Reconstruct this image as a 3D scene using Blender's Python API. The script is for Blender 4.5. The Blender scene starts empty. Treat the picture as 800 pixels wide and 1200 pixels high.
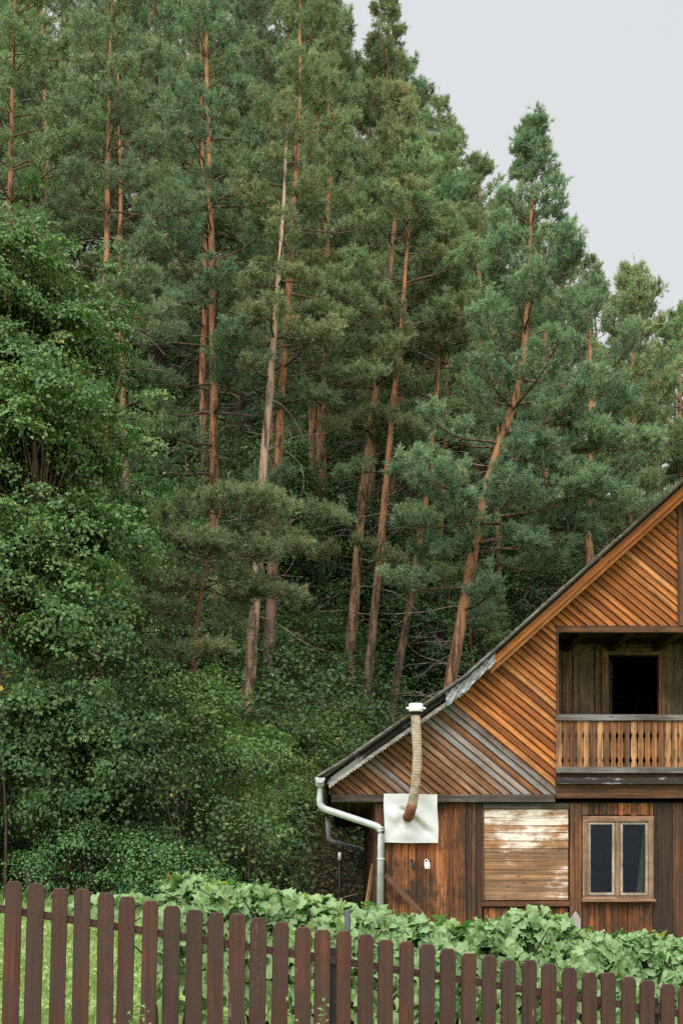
import bpy, math, random
import numpy as np
from mathutils import Vector

R = math.radians
C = bpy.context.scene.collection
rng = np.random.default_rng(7)
random.seed(7)

# ------------------------------------------------------------------ camera
F = 1667.0            # focal length in photo pixels (800 x 1200 frame)
CX, HY = 400.0, 1030.0  # principal column, eye-level row
EYE = 1.5
cam = bpy.data.cameras.new('camera')
co = bpy.data.objects.new('camera', cam)
C.objects.link(co)
co.location = (0, 0, EYE)
co.rotation_euler = (R(90), 0, 0)
cam.sensor_fit = 'VERTICAL'
cam.sensor_height = 36
cam.lens = 36 * F / 1200
cam.shift_y = (HY - 600) / 1200
cam.clip_end = 2000
bpy.context.scene.camera = co

# ------------------------------------------------------------------ sky and sun (overcast)
SUN_EL, SUN_AZ = 46, 200      # azimuth clockwise from +Y
world = bpy.data.worlds.new('World')
bpy.context.scene.world = world
world.use_nodes = True
wn, wl = world.node_tree.nodes, world.node_tree.links
wn.clear()
out = wn.new('ShaderNodeOutputWorld')
bg = wn.new('ShaderNodeBackground')
sky = wn.new('ShaderNodeTexSky')
sky.sky_type = 'NISHITA'
sky.sun_disc = False
sky.sun_elevation = R(SUN_EL)
sky.sun_rotation = R(SUN_AZ)
geo = wn.new('ShaderNodeTexCoord')
sep = wn.new('ShaderNodeSeparateXYZ')
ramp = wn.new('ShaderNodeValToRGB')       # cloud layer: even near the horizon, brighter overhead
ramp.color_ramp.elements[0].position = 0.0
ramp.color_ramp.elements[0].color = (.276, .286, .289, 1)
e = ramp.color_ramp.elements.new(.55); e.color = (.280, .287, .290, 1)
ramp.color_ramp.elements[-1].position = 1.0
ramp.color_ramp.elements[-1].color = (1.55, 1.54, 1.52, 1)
noi = wn.new('ShaderNodeTexNoise'); noi.inputs['Scale'].default_value = 1.6; noi.inputs['Detail'].default_value = 3
mul = wn.new('ShaderNodeMath'); mul.operation = 'MULTIPLY_ADD'
mul.inputs[1].default_value = .16; mul.inputs[2].default_value = 1.92 - .0
sc_ = wn.new('ShaderNodeVectorMath'); sc_.operation = 'SCALE'
sc10 = wn.new('ShaderNodeVectorMath'); sc10.operation = 'SCALE'; sc10.inputs['Scale'].default_value = 10
mix = wn.new('ShaderNodeMix'); mix.data_type = 'RGBA'; mix.inputs[0].default_value = .94
wl.new(geo.outputs['Generated'], sep.inputs[0])
wl.new(sep.outputs['Z'], ramp.inputs[0])
wl.new(geo.outputs['Generated'], noi.inputs['Vector'])
wl.new(noi.outputs['Fac'], mul.inputs[0])
wl.new(ramp.outputs['Color'], sc_.inputs[0])
wl.new(mul.outputs[0], sc_.inputs['Scale'])
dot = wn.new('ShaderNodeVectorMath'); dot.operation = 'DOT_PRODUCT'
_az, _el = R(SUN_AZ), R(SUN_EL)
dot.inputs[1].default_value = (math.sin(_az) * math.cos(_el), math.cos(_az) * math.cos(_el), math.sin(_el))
glow = wn.new('ShaderNodeValToRGB')      # cloud glow round the veiled sun, added to brighten tree and house fronts
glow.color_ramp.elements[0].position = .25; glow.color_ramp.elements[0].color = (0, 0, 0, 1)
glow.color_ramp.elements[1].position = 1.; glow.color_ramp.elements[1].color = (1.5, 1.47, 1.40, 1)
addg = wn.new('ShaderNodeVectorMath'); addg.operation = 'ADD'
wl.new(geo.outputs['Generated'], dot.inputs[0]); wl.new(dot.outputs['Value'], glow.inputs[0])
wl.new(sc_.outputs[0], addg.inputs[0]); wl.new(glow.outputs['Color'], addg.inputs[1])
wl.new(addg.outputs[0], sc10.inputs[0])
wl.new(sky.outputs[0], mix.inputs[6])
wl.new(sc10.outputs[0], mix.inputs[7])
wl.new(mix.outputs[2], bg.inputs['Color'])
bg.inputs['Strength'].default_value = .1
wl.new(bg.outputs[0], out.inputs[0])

sun = bpy.data.lights.new('sun', 'SUN')
sun.energy = 1.5
sun.angle = R(32)
sun.color = (1, .96, .9)
so = bpy.data.objects.new('sun', sun)
C.objects.link(so)
az, el = R(SUN_AZ), R(SUN_EL)
sdir = Vector((math.sin(az) * math.cos(el), math.cos(az) * math.cos(el), math.sin(el)))
so.rotation_euler = sdir.to_track_quat('Z', 'Y').to_euler()

S = bpy.context.scene
S.view_settings.view_transform = 'Standard'
S.view_settings.look = 'None'
S.view_settings.gamma = 1
S.view_settings.exposure = 0.45
S.cycles.max_bounces = 6
S.cycles.diffuse_bounces = 3
S.cycles.transparent_max_bounces = 8
S.cycles.use_adaptive_sampling = True
S.cycles.adaptive_threshold = .02
S.cycles.use_denoising = False

# ------------------------------------------------------------------ helpers
def P(px, py, Y):
    return np.array([(px - CX) * Y / F, Y, EYE + (HY - py) * Y / F])

def smooth(a, b, x):
    t = np.clip((x - a) / (b - a), 0, 1)
    return t * t * (3 - 2 * t)

def ground(x, y):
    x = np.asarray(x, float); y = np.asarray(y, float)
    xs = 6 * np.tanh(x / 6)
    z = .05 - .14 * xs + .03 * np.clip(y - 8, -12, 22)
    start = 25 + 4.5 * smooth(-1.0, 2.6, x)
    d = np.clip(y - start, 0, None)
    h = .64 * (np.sqrt(d * d + 4) - 2)
    h = np.where(h > 34, 34 + (h - 34) * .3, h)
    z = z + h * (1 - .55 * smooth(3, 22, x))
    z = z - 1.0 * np.exp(-((x - .5) / 1.5) ** 2 - ((y - 28.5) / 2.6) ** 2)     # cut beside the house
    z = z + .10 * np.sin(x * .9 + y * .5) * smooth(12, 26, y) + .05 * np.sin(x * 2.1 - y * 1.3)
    return z

def tag(o, label=None, cat=None, group=None, kind=None):
    if label: o['label'] = label
    if cat: o['category'] = cat
    if group: o['group'] = group
    if kind: o['kind'] = kind
    return o

BASE = {}
def thing(name, label, cat, loc, group=None):
    o = bpy.data.objects.new(name, None)
    o.empty_display_size = .3
    C.objects.link(o)
    o.location = [float(v) for v in loc]
    BASE[o.name] = np.array(loc, float)
    return tag(o, label, cat, group)

def link(name, me, mat, parent=None):
    o = bpy.data.objects.new(name, me)
    C.objects.link(o)
    if mat is not None:
        me.materials.append(mat)
    if parent is not None:
        o.parent = parent
        BASE[o.name] = BASE[parent.name]
    return o

def arrays_mesh(name, V, Fs, attrs=None, smooth_shade=False):
    """V (n,3); Fs a list of (m,k) int arrays; attrs: name -> per-face array"""
    me = bpy.data.meshes.new(name)
    V = np.ascontiguousarray(V, np.float32)
    me.vertices.add(len(V))
    me.vertices.foreach_set('co', V.ravel())
    loops = np.concatenate([f.ravel() for f in Fs]).astype(np.int32)
    tot = np.concatenate([np.full(len(f), f.shape[1], np.int32) for f in Fs])
    start = np.concatenate([[0], np.cumsum(tot)[:-1]]).astype(np.int32)
    me.loops.add(len(loops))
    me.loops.foreach_set('vertex_index', loops)
    me.polygons.add(len(tot))
    me.polygons.foreach_set('loop_start', start)
    me.polygons.foreach_set('loop_total', tot)
    me.update(calc_edges=True)
    if attrs:
        for k, a in attrs.items():
            at = me.attributes.new(k, 'FLOAT', 'FACE')
            at.data.foreach_set('value', np.ascontiguousarray(a, np.float32))
    if smooth_shade:
        me.polygons.foreach_set('use_smooth', np.ones(len(tot), bool))
    return me

class Arr:
    """collects numpy pieces"""
    def __init__(s):
        s.v = []; s.q = []; s.t = []; s.n = 0
    def add(s, V, Q=None, T=None):
        s.v.append(V)
        if Q is not None: s.q.append(Q + s.n)
        if T is not None: s.t.append(T + s.n)
        s.n += len(V)
    def mesh(s, name, smooth_shade=True):
        Fs = []
        if s.q: Fs.append(np.concatenate(s.q))
        if s.t: Fs.append(np.concatenate(s.t))
        return arrays_mesh(name, np.concatenate(s.v), Fs, None, smooth_shade)

def nrm(v):
    v = np.asarray(v, float)
    return v / (np.linalg.norm(v, axis=-1, keepdims=True) + 1e-9)

def tube(arr, pts, rad, n=6, cap=False):
    pts = np.asarray(pts, float)
    rad = np.broadcast_to(np.asarray(rad, float), (len(pts),))
    tg = np.gradient(pts, axis=0)
    tg = nrm(tg)
    ref = np.array([0, 0, 1.0]) if abs(tg[:, 2]).mean() < .8 else np.array([1.0, 0, 0])
    a = nrm(np.cross(tg, ref)); b = np.cross(tg, a)
    th = np.linspace(0, 2 * np.pi, n, endpoint=False)
    ring = (a[:, None, :] * np.cos(th)[None, :, None] + b[:, None, :] * np.sin(th)[None, :, None]) * rad[:, None, None] + pts[:, None, :]
    V = ring.reshape(-1, 3)
    m = len(pts)
    i = np.arange(m - 1)[:, None] * n + np.arange(n)[None, :]
    j = np.arange(m - 1)[:, None] * n + (np.arange(n)[None, :] + 1) % n
    Q = np.stack([i, j, j + n, i + n], -1).reshape(-1, 4)
    T = None
    if cap:
        V = np.concatenate([V, pts[:1], pts[-1:]])
        k = np.arange(n)
        T = np.concatenate([np.stack([np.full(n, m * n), (k + 1) % n, k], -1),
                            np.stack([np.full(n, m * n + 1), (m - 1) * n + k, (m - 1) * n + (k + 1) % n], -1)])
    arr.add(V, Q, T)

class MB:
    """hard-surface builder: faces with uv (metres along/across the board) and per-board values"""
    def __init__(s):
        s.V = []; s.F = []; s.UV = []; s.P = []; s.G = []
    def face(s, pts, uv, p=.5, g=0.):
        k = len(s.V)
        s.V += [tuple(map(float, q)) for q in pts]
        s.F.append(tuple(range(k, k + len(pts))))
        s.UV.append(uv); s.P.append(p); s.G.append(g)
    def prism(s, A, B, uvA, p=.5, g=0.):
        """A front loop, B matching back loop; uvA per vertex"""
        n = len(A)
        s.face(A, uvA, p, g)
        s.face(B[::-1], uvA[::-1], p, g)
        for i in range(n):
            j = (i + 1) % n
            u = uvA[i]; w = uvA[j]
            s.face([A[j], A[i], B[i], B[j]], [w, u, (u[0], u[1] + .03), (w[0], w[1] + .03)], p, g)
    def box(s, x0, x1, y0, y1, z0, z1, along=None, p=None, g=0.):
        p = random.random() if p is None else p
        d = (x1 - x0, y1 - y0, z1 - z0)
        al = max(range(3), key=lambda i: d[i]) if along is None else 'xyz'.index(along)
        o1, o2 = [i for i in range(3) if i != al]
        c = [(x, y, z) for x in (x0, x1) for y in (y0, y1) for z in (z0, z1)]
        ids = [(0, 1, 3, 2), (4, 6, 7, 5), (0, 4, 5, 1), (2, 3, 7, 6), (0, 2, 6, 4), (1, 5, 7, 3)]
        ou, ov = random.random() * 30, random.random() * 3
        for f in ids:
            pts = [c[i] for i in f]
            sp = [max(q[i] for q in pts) - min(q[i] for q in pts) for i in range(3)]
            if sp[al] > 1e-6:
                o = o1 if sp[o1] > 1e-6 else o2
                uv = [(q[al] + ou, q[o] + ov) for q in pts]
            else:
                uv = [(q[o1] + ou, q[o2] + ov) for q in pts]
            s.face(pts, uv, p, g)
    def obox(s, a, b, w, t, nrm_=(0, -1, 0), p=None, g=0.):
        """board from a to b, width w (in the plane across), thickness t along nrm_ (front = a/b line + t/2)"""
        p = random.random() if p is None else p
        a = np.array(a, float); b = np.array(b, float)
        ax = b - a; L = np.linalg.norm(ax); ax /= L
        n = np.array(nrm_, float); n = n - ax * n.dot(ax); n /= np.linalg.norm(n)
        c = np.cross(n, ax)
        ou, ov = random.random() * 30, random.random() * 3
        A = [a - c * w / 2 + n * t / 2, b - c * w / 2 + n * t / 2, b + c * w / 2 + n * t / 2, a + c * w / 2 + n * t / 2]
        B = [q - n * t for q in A]
        uv = [(ou, ov), (ou + L, ov), (ou + L, ov + w), (ou, ov + w)]
        s.prism(A, B, uv, p, g)
    def build(s, name, mat, parent=None, smooth_shade=False):
        me = bpy.data.meshes.new(name)
        off = BASE[parent.name] if parent is not None else np.zeros(3)
        V = np.array(s.V) - off
        me.from_pydata([tuple(v) for v in V], [], s.F)
        uvl = me.uv_layers.new(name='UVMap')
        flat = np.array([c for f in s.UV for c in f], np.float32).ravel()
        uvl.data.foreach_set('uv', flat)
        for nm, d in (('plank', s.P), ('grey', s.G)):
            at = me.attributes.new(nm, 'FLOAT', 'FACE')
            at.data.foreach_set('value', np.array(d, np.float32))
        if smooth_shade:
            me.polygons.foreach_set('use_smooth', np.ones(len(s.F), bool))
        me.update()
        return link(name, me, mat, parent)

def arr_build(arr, name, mat, parent=None, smooth_shade=True):
    off = BASE[parent.name] if parent is not None else np.zeros(3)
    arr.v = [v - off for v in arr.v]
    return link(name, arr.mesh(name, smooth_shade), mat, parent)

# ------------------------------------------------------------------ materials
class NT:
    def __init__(s, name):
        s.m = bpy.data.materials.new(name); s.m.use_nodes = True
        s.t = s.m.node_tree; s.n = s.t.nodes; s.n.clear()
        s.out = s.n.new('ShaderNodeOutputMaterial')
    def new(s, ty, **kw):
        nd = s.n.new('ShaderNode' + ty)
        for k, v in kw.items():
            if k.startswith('_'): setattr(nd, k[1:], v)
            else: nd.inputs[k.replace('__', ' ')].default_value = v
        return nd
    def l(s, a, b): s.t.links.new(a, b)
    def ramp(s, src, stops, interp='LINEAR'):
        r = s.n.new('ShaderNodeValToRGB'); r.color_ramp.interpolation = interp
        el = r.color_ramp.elements
        while len(el) > 1: el.remove(el[-1])
        el[0].position = stops[0][0]; el[0].color = col(stops[0][1])
        for p_, c_ in stops[1:]:
            e_ = el.new(p_); e_.color = col(c_)
        s.l(src, r.inputs[0]); return r.outputs[0]
    def mix(s, fac, a, b, mode='MIX'):
        m = s.n.new('ShaderNodeMix'); m.data_type = 'RGBA'; m.blend_type = mode
        for v, i in ((fac, 0), (a, 6), (b, 7)):
            if hasattr(v, 'links'): s.l(v, m.inputs[i])
            else: m.inputs[i].default_value = v if i == 0 else col(v)
        return m.outputs[2]
    def math(s, op, a, b=None, c=None, clamp=False):
        m = s.n.new('ShaderNodeMath'); m.operation = op; m.use_clamp = clamp
        for i, v in enumerate((a, b, c)):
            if v is None: continue
            if hasattr(v, 'links'): s.l(v, m.inputs[i])
            else: m.inputs[i].default_value = v
        return m.outputs[0]
    def attr(s, name):
        a = s.n.new('ShaderNodeAttribute'); a.attribute_name = name; return a.outputs['Fac']
    def noise(s, vec, scale, detail=4, rough=.55, dim='3D'):
        n = s.n.new('ShaderNodeTexNoise'); n.inputs['Scale'].default_value = scale
        n.inputs['Detail'].default_value = detail; n.inputs['Roughness'].default_value = rough
        if vec is not None: s.l(vec, n.inputs['Vector'])
        return n.outputs['Fac']
    def mapping(s, vec, scale=(1, 1, 1), loc=None):
        m = s.n.new('ShaderNodeMapping'); m.inputs['Scale'].default_value = scale
        s.l(vec, m.inputs['Vector'])
        if loc is not None: s.l(loc, m.inputs['Location'])
        return m.outputs[0]
    def coord(s, k='Object'):
        return s.n.new('ShaderNodeTexCoord').outputs[k]
    def bump(s, h, strength=.3, dist=.01):
        b = s.n.new('ShaderNodeBump'); b.inputs['Strength'].default_value = strength
        b.inputs['Distance'].default_value = dist
        s.l(h, b.inputs['Height']); return b.outputs[0]
    def principled(s, color, rough=.8, spec=.3, normal=None, metal=0.):
        b = s.n.new('ShaderNodeBsdfPrincipled')
        for v, k in ((color, 'Base Color'), (rough, 'Roughness'), (spec, 'Specular IOR Level'), (metal, 'Metallic')):
            if hasattr(v, 'links'): s.l(v, b.inputs[k])
            else: b.inputs[k].default_value = col(v) if k == 'Base Color' else v
        if normal is not None: s.l(normal, b.inputs['Normal'])
        return b.outputs[0]
    def done(s, sh):
        s.l(sh, s.out.inputs[0]); return s.m

def col(c):
    return tuple(c) + (1,) if len(c) == 3 else tuple(c)

def wood(name, stops, greycol=(.19, .185, .18), grey0=0., dark=.35, rough=.75, spec=.25, grain=1., paint=None, stain=.5, tone=None):
    t = NT(name)
    uv = t.coord('UV'); obj = t.coord('Object')
    pl = t.attr('plank'); gr = t.attr('grey')
    cmb = t.new('CombineXYZ'); t.l(t.math('MULTIPLY', pl, 37.), cmb.inputs[0]); t.l(t.math('MULTIPLY', pl, 91.), cmb.inputs[1])
    fine = t.noise(t.mapping(uv, (2.2, 55, 1), cmb.outputs[0]), 1, 6, .65)
    broad = t.noise(t.mapping(uv, (1.1, 11, 1), cmb.outputs[0]), 1, 4, .6)
    patch = t.noise(obj, 1.7, 5, .65)
    blot = t.noise(t.mapping(uv, (3.2, 9, 1), cmb.outputs[0]), 1, 5, .7)
    base = t.ramp(pl, stops)
    fr = t.ramp(fine, [(.30, (0, 0, 0)), (.58, (1, 1, 1))])
    c = t.mix(t.math('MULTIPLY', t.math('SUBTRACT', 1., fr), dark * grain), base, (.02, .014, .01))
    br = t.ramp(broad, [(.36, (0, 0, 0)), (.66, (1, 1, 1))])
    c = t.mix(t.math('MULTIPLY', br, .33), c, t.mix(1., base, (1.6, 1.5, 1.35), 'MULTIPLY'))
    streak = t.noise(t.mapping(uv, (.55, 24, 1), cmb.outputs[0]), 1, 5, .7)
    sk = t.ramp(streak, [(.40, (1, 1, 1)), (.53, (0, 0, 0))])
    c = t.mix(t.math('MULTIPLY', sk, min(1, dark * 1.05)), c, t.mix(1., base, (.26, .23, .22), 'MULTIPLY'))
    lt = t.ramp(streak, [(.57, (0, 0, 0)), (.70, (1, 1, 1))])
    c = t.mix(t.math('MULTIPLY', lt, .75 * grain), c, t.mix(1., base, (1.9, 1.75, 1.55), 'MULTIPLY'))
    wobble = t.math('ADD', t.math('MULTIPLY', blot, .45), t.math('MULTIPLY', patch, .55))
    st = t.ramp(wobble, [(.43, (1, 1, 1)), (.56, (0, 0, 0))])
    c = t.mix(t.math('MULTIPLY', st, stain), c, (.035, .022, .014))
    if tone:                                   # faded areas of the wood stain
        tn = t.noise(t.mapping(uv, (3.2, 6, 1), cmb.outputs[0]), 1, 4, .6)
        c = t.mix(t.ramp(tn, [(.42, (0, 0, 0)), (.60, (1, 1, 1))]), c, t.mix(t.math('MULTIPLY', t.math('SUBTRACT', 1., fr), .5), tone, (.018, .012, .011)))
    # silvered weathering
    wsrc = t.math('ADD', t.math('ADD', t.math('MULTIPLY', broad, .9), t.math('MULTIPLY', patch, .7)), t.math('ADD', gr, grey0 - 1.15))
    wm = t.ramp(wsrc, [(-.0, (0, 0, 0)), (.42, (1, 1, 1))])
    gcol = t.mix(fr, tuple(v * .42 for v in greycol), greycol)
    c = t.mix(t.math('MULTIPLY', wm, .9), c, gcol)
    if paint:
        pc, lo, hi = paint
        pm = t.noise(t.mapping(uv, (1.6, 14, 1), cmb.outputs[0]), 1, 7, .7)
        pm2 = t.math('ADD', t.math('MULTIPLY', pm, .55), t.math('ADD', t.math('MULTIPLY', patch, .55), t.math('MULTIPLY', gr, .26)))
        c = t.mix(t.ramp(pm2, [(lo, (0, 0, 0)), (hi, (1, 1, 1))]), c, pc)
    # knots
    vo = t.new('TexVoronoi'); vo.inputs['Scale'].default_value = 1
    t.l(t.mapping(uv, (2.4, 9, 1), cmb.outputs[0]), vo.inputs['Vector'])
    kn = t.ramp(vo.outputs['Distance'], [(.05, (1, 1, 1)), (.11, (0, 0, 0))])
    c = t.mix(t.math('MULTIPLY', kn, .7), c, (.03, .016, .01))
    h = t.math('ADD', t.math('MULTIPLY', fine, .7), t.math('MULTIPLY', broad, .5))
    return t.done(t.principled(c, rough, spec, t.bump(h, .55, .012)))

M = {}
M['diag'] = wood('varnished_boards', [(0, (.21, .068, .020)), (.35, (.35, .115, .028)), (.7, (.45, .158, .038)), (1, (.52, .235, .085))], dark=.62, stain=.30)
M['old_boards'] = wood('weathered_boards', [(0, (.10, .045, .022)), (.4, (.22, .095, .04)), (.75, (.27, .14, .07)), (1, (.34, .22, .13))], greycol=(.27, .265, .265), dark=.7, stain=.45)
M['wall'] = wood('rough_vertical_boards', [(0, (.080, .029, .014)), (.35, (.18, .060, .021)), (.65, (.29, .100, .030)), (.88, (.39, .150, .052)), (1, (.42, .26, .15))], dark=.85, stain=.95, grain=1.)
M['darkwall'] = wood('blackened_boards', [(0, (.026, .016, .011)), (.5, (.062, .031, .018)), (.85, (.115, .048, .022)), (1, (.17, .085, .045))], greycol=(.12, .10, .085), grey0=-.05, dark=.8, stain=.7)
M['peel'] = wood('peeling_boards', [(0, (.25, .150, .090)), (.5, (.33, .175, .088)), (1, (.46, .21, .085))], greycol=(.35, .26, .19), grey0=.10, dark=.6, stain=.35, paint=((.62, .56, .49), .615, .70))
M['beam'] = wood('silvered_beam', [(0, (.06, .05, .045)), (.5, (.10, .085, .075)), (1, (.14, .12, .10))], greycol=(.21, .205, .20), grey0=.14, dark=.8, stain=.6)
M['black_beam'] = wood('black_beam', [(0, (.018, .015, .014)), (1, (.04, .033, .03))], greycol=(.13, .13, .135), grey0=.1, dark=.8, paint=((.30, .30, .30), .62, .68))
M['brown_beam'] = wood('brown_beam', [(0, (.09, .038, .017)), (1, (.19, .08, .033))], dark=.7, stain=.7)
M['frame'] = wood('window_wood', [(0, (.24, .135, .08)), (1, (.38, .24, .155))], greycol=(.40, .36, .32), grey0=.2, dark=.6)
M['sash'] = wood('worn_sash_paint', [(0, (.36, .30, .25)), (1, (.46, .42, .37))], greycol=(.5, .5, .5), grey0=.2, dark=.5)
M['inner'] = wood('shaded_porch_boards', [(0, (.19, .14, .09)), (.5, (.27, .19, .115)), (1, (.36, .19, .09))], greycol=(.30, .27, .21), grey0=.12, dark=.7)
M['baluster'] = wood('baluster_wood', [(0, (.12, .052, .024)), (.25, (.26, .105, .038)), (.6, (.33, .14, .048)), (1, (.44, .24, .11))], dark=.7, stain=.55)
M['picket'] = wood('stained_picket', [(0, (.048, .018, .0125)), (.5, (.074, .0225, .013)), (1, (.108, .031, .015))], greycol=(.105, .068, .056), grey0=.05, dark=.6, rough=.66, spec=.3, stain=.6, grain=.85, paint=((.32, .26, .22), .70, .74), tone=(.050, .027, .0205))
M['greywood'] = wood('grey_stake', [(0, (.25, .235, .22)), (1, (.36, .34, .32))], greycol=(.42, .41, .40), grey0=.2, dark=.5)

def simple(name, c, rough=.5, spec=.4, metal=0., var=.25, scale=6, bump=.0, c2=None, lo=.4, hi=.65):
    t = NT(name); o = t.coord('Object')
    n = t.noise(o, scale, 5, .6)
    c2 = c2 or tuple(v * (1 - var) for v in c)
    cc = t.mix(t.ramp(n, [(lo, (0, 0, 0)), (hi, (1, 1, 1))]), c, c2)
    nm = t.bump(n, bump, .02) if bump else None
    return t.done(t.principled(cc, rough, spec, nm, metal))

M['zinc'] = simple('galvanised_gutter', (.50, .53, .54), .42, .5, .15, .25, 5, .05)
M['sheet'] = simple('metal_sheet', (.62, .625, .63), .45, .4, .0, .14, 2.6)
M['flex'] = simple('ribbed_flue', (.44, .37, .27), .65, .35, .1, .45, 7, .1, (.24, .18, .12))
M['rust'] = simple('rusty_elbow', (.20, .075, .03), .85, .2, 0, .5, 14, .2, (.07, .03, .02))
M['white'] = simple('white_enamel', (.78, .79, .79), .35, .5, 0, .12, 8)
M['roof'] = simple('weathered_roof_sheet', (.16, .16, .165), .85, .2, 0, .5, 3, .2)
M['flash'] = simple('crumpled_flashing', (.33, .34, .36), .5, .4, .4, .45, 8, .3)
M['wire'] = simple('rusted_wire', (.12, .085, .06), .7, .3, .3, .4, 8)
M['black'] = simple('black_pole', (.018, .018, .02), .5, .4, 0, .3, 8)
M['slate'] = simple('grey_pole', (.05, .055, .062), .6, .4, 0, .3, 8)
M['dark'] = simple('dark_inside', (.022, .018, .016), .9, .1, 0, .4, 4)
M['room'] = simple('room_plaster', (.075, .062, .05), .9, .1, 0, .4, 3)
M['stone'] = simple('stone_plinth', (.24, .22, .20), .9, .2, 0, .5, 7, .5)
M['curtain'] = simple('net_curtain', (.20, .22, .12), .9, .1, 0, .3, 5)

def glass():
    t = NT('old_glass')
    fr = t.new('Fresnel'); fr.inputs['IOR'].default_value = 1.5
    o = t.coord('Object'); nm = t.bump(t.noise(o, 3, 2), .16, .05)
    g = t.n.new('ShaderNodeBsdfGlossy'); g.inputs['Roughness'].default_value = .03; g.inputs['Color'].default_value = (.36, .42, .47, 1)  # dimmed tint stands in for dark trees mirrored in the pane
    t.l(nm, g.inputs['Normal'])
    tr = t.n.new('ShaderNodeBsdfTransparent'); tr.inputs['Color'].default_value = (.72, .76, .76, 1)
    mx = t.n.new('ShaderNodeMixShader'); t.l(fr.outputs[0], mx.inputs[0]); t.l(tr.outputs[0], mx.inputs[1]); t.l(g.outputs[0], mx.inputs[2])
    return t.done(mx.outputs[0])
M['glass'] = glass()

def leafmat(name, stops, trans=.25, rough=.55, spec=.3, back=None, hue=.12):
    """stops: colour ramp over the per-leaf value"""
    t = NT(name)
    ti = t.attr('tint')
    inf = t.n.new('ShaderNodeObjectInfo')
    c = t.ramp(ti, stops)
    hs = t.n.new('ShaderNodeHueSaturation')
    t.l(c, hs.inputs['Color'])
    t.l(t.math('MULTIPLY_ADD', inf.outputs['Random'], .05 * hue / .12, .5 - .025 * hue / .12), hs.inputs['Hue'])
    t.l(t.math('MULTIPLY_ADD', inf.outputs['Random'], .34 * hue / .12, 1 - .17 * hue / .12), hs.inputs['Value'])
    c = hs.outputs[0]
    if back:
        g = t.n.new('ShaderNodeNewGeometry')
        c = t.mix(t.math('MULTIPLY', g.outputs['Backfacing'], .8), c, back)
    b = t.principled(c, rough, spec)
    tr = t.n.new('ShaderNodeBsdfTranslucent')
    t.l(t.mix(1., c, (1.15, 1.25, .7), 'MULTIPLY'), tr.inputs['Color'])
    mx = t.n.new('ShaderNodeMixShader'); mx.inputs[0].default_value = trans
    t.l(b, mx.inputs[1]); t.l(tr.outputs[0], mx.inputs[2])
    return t.done(mx.outputs[0])

M['needle'] = leafmat('pine_needles', [(0, (0.116, 0.167, 0.088)), (.5, (0.198, 0.262, 0.132)), (.85, (0.268, 0.335, 0.168)), (.95, (0.294, 0.319, 0.159)), (1, (0.364, 0.259, 0.134))], .27)
M['needle_blue'] = leafmat('bluish_pine_needles', [(0, (0.105, 0.175, 0.105)), (.5, (0.178, 0.272, 0.159)), (.9, (0.246, 0.351, 0.195)), (1, (0.300, 0.313, 0.171))], .27)
M['needle_pale'] = leafmat('pale_pine_needles', [(0, (0.155, 0.190, 0.098)), (.5, (0.238, 0.285, 0.142)), (.85, (0.300, 0.343, 0.173)), (.94, (0.321, 0.292, 0.152)), (1, (0.374, 0.238, 0.122))], .27)
M['maple'] = leafmat('maple_leaves', [(0, (.046, .098, .036)), (.5, (.094, .172, .060)), (.9, (.165, .258, .088)), (.97, (.19, .28, .09)), (1, (.34, .33, .09))], .28, .6, .22, hue=.01)
M['hazel'] = leafmat('hazel_leaves', [(0, (.026, .058, .022)), (.55, (.050, .098, .034)), (.93, (.092, .158, .048)), (1, (.20, .22, .06))], .25, .6, .2, hue=.03)  # dark species; the maple's shade is put into the leaf colour too
M['fresh'] = leafmat('fresh_green_leaves', [(0, (.056, .110, .034)), (.6, (.110, .186, .052)), (.94, (.18, .265, .07)), (1, (.36, .33, .09))], .32, .6, .2, hue=.03)
M['autumn'] = leafmat('turning_leaves', [(0, (.05, .12, .045)), (.62, (.085, .17, .055)), (.74, (.16, .22, .06)), (.82, (.42, .33, .07)), (1, (.55, .40, .09))], .3)
M['under'] = leafmat('undergrowth_leaves', [(0, (.060, .115, .046)), (.6, (.105, .185, .066)), (.94, (.17, .25, .085)), (1, (.33, .30, .09))], .32)
M['floor'] = leafmat('forest_floor_leaves', [(0, (.036, .074, .029)), (.6, (.068, .126, .046)), (.94, (.12, .19, .065)), (1, (.28, .26, .08))], .28)
M['vine'] = leafmat('vine_leaves', [(0, (.028, .095, .022)), (.3, (.058, .155, .040)), (.8, (.185, .315, .095)), (.88, (.27, .35, .07)), (.97, (.36, .35, .07)), (1, (.30, .16, .06))], .3, .42, .34, back=(.19, .29, .12), hue=.03)
M['litter'] = leafmat('fallen_leaves', [(0, (.10, .065, .035)), (.4, (.19, .125, .065)), (.7, (.26, .18, .09)), (.72, (.08, .15, .05)), (1, (.13, .22, .07))], .2)
M['grass'] = leafmat('grass_blades', [(0, (.13, .20, .06)), (.45, (.22, .31, .10)), (.85, (.33, .39, .17)), (1, (.44, .40, .24))], .35)

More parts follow.
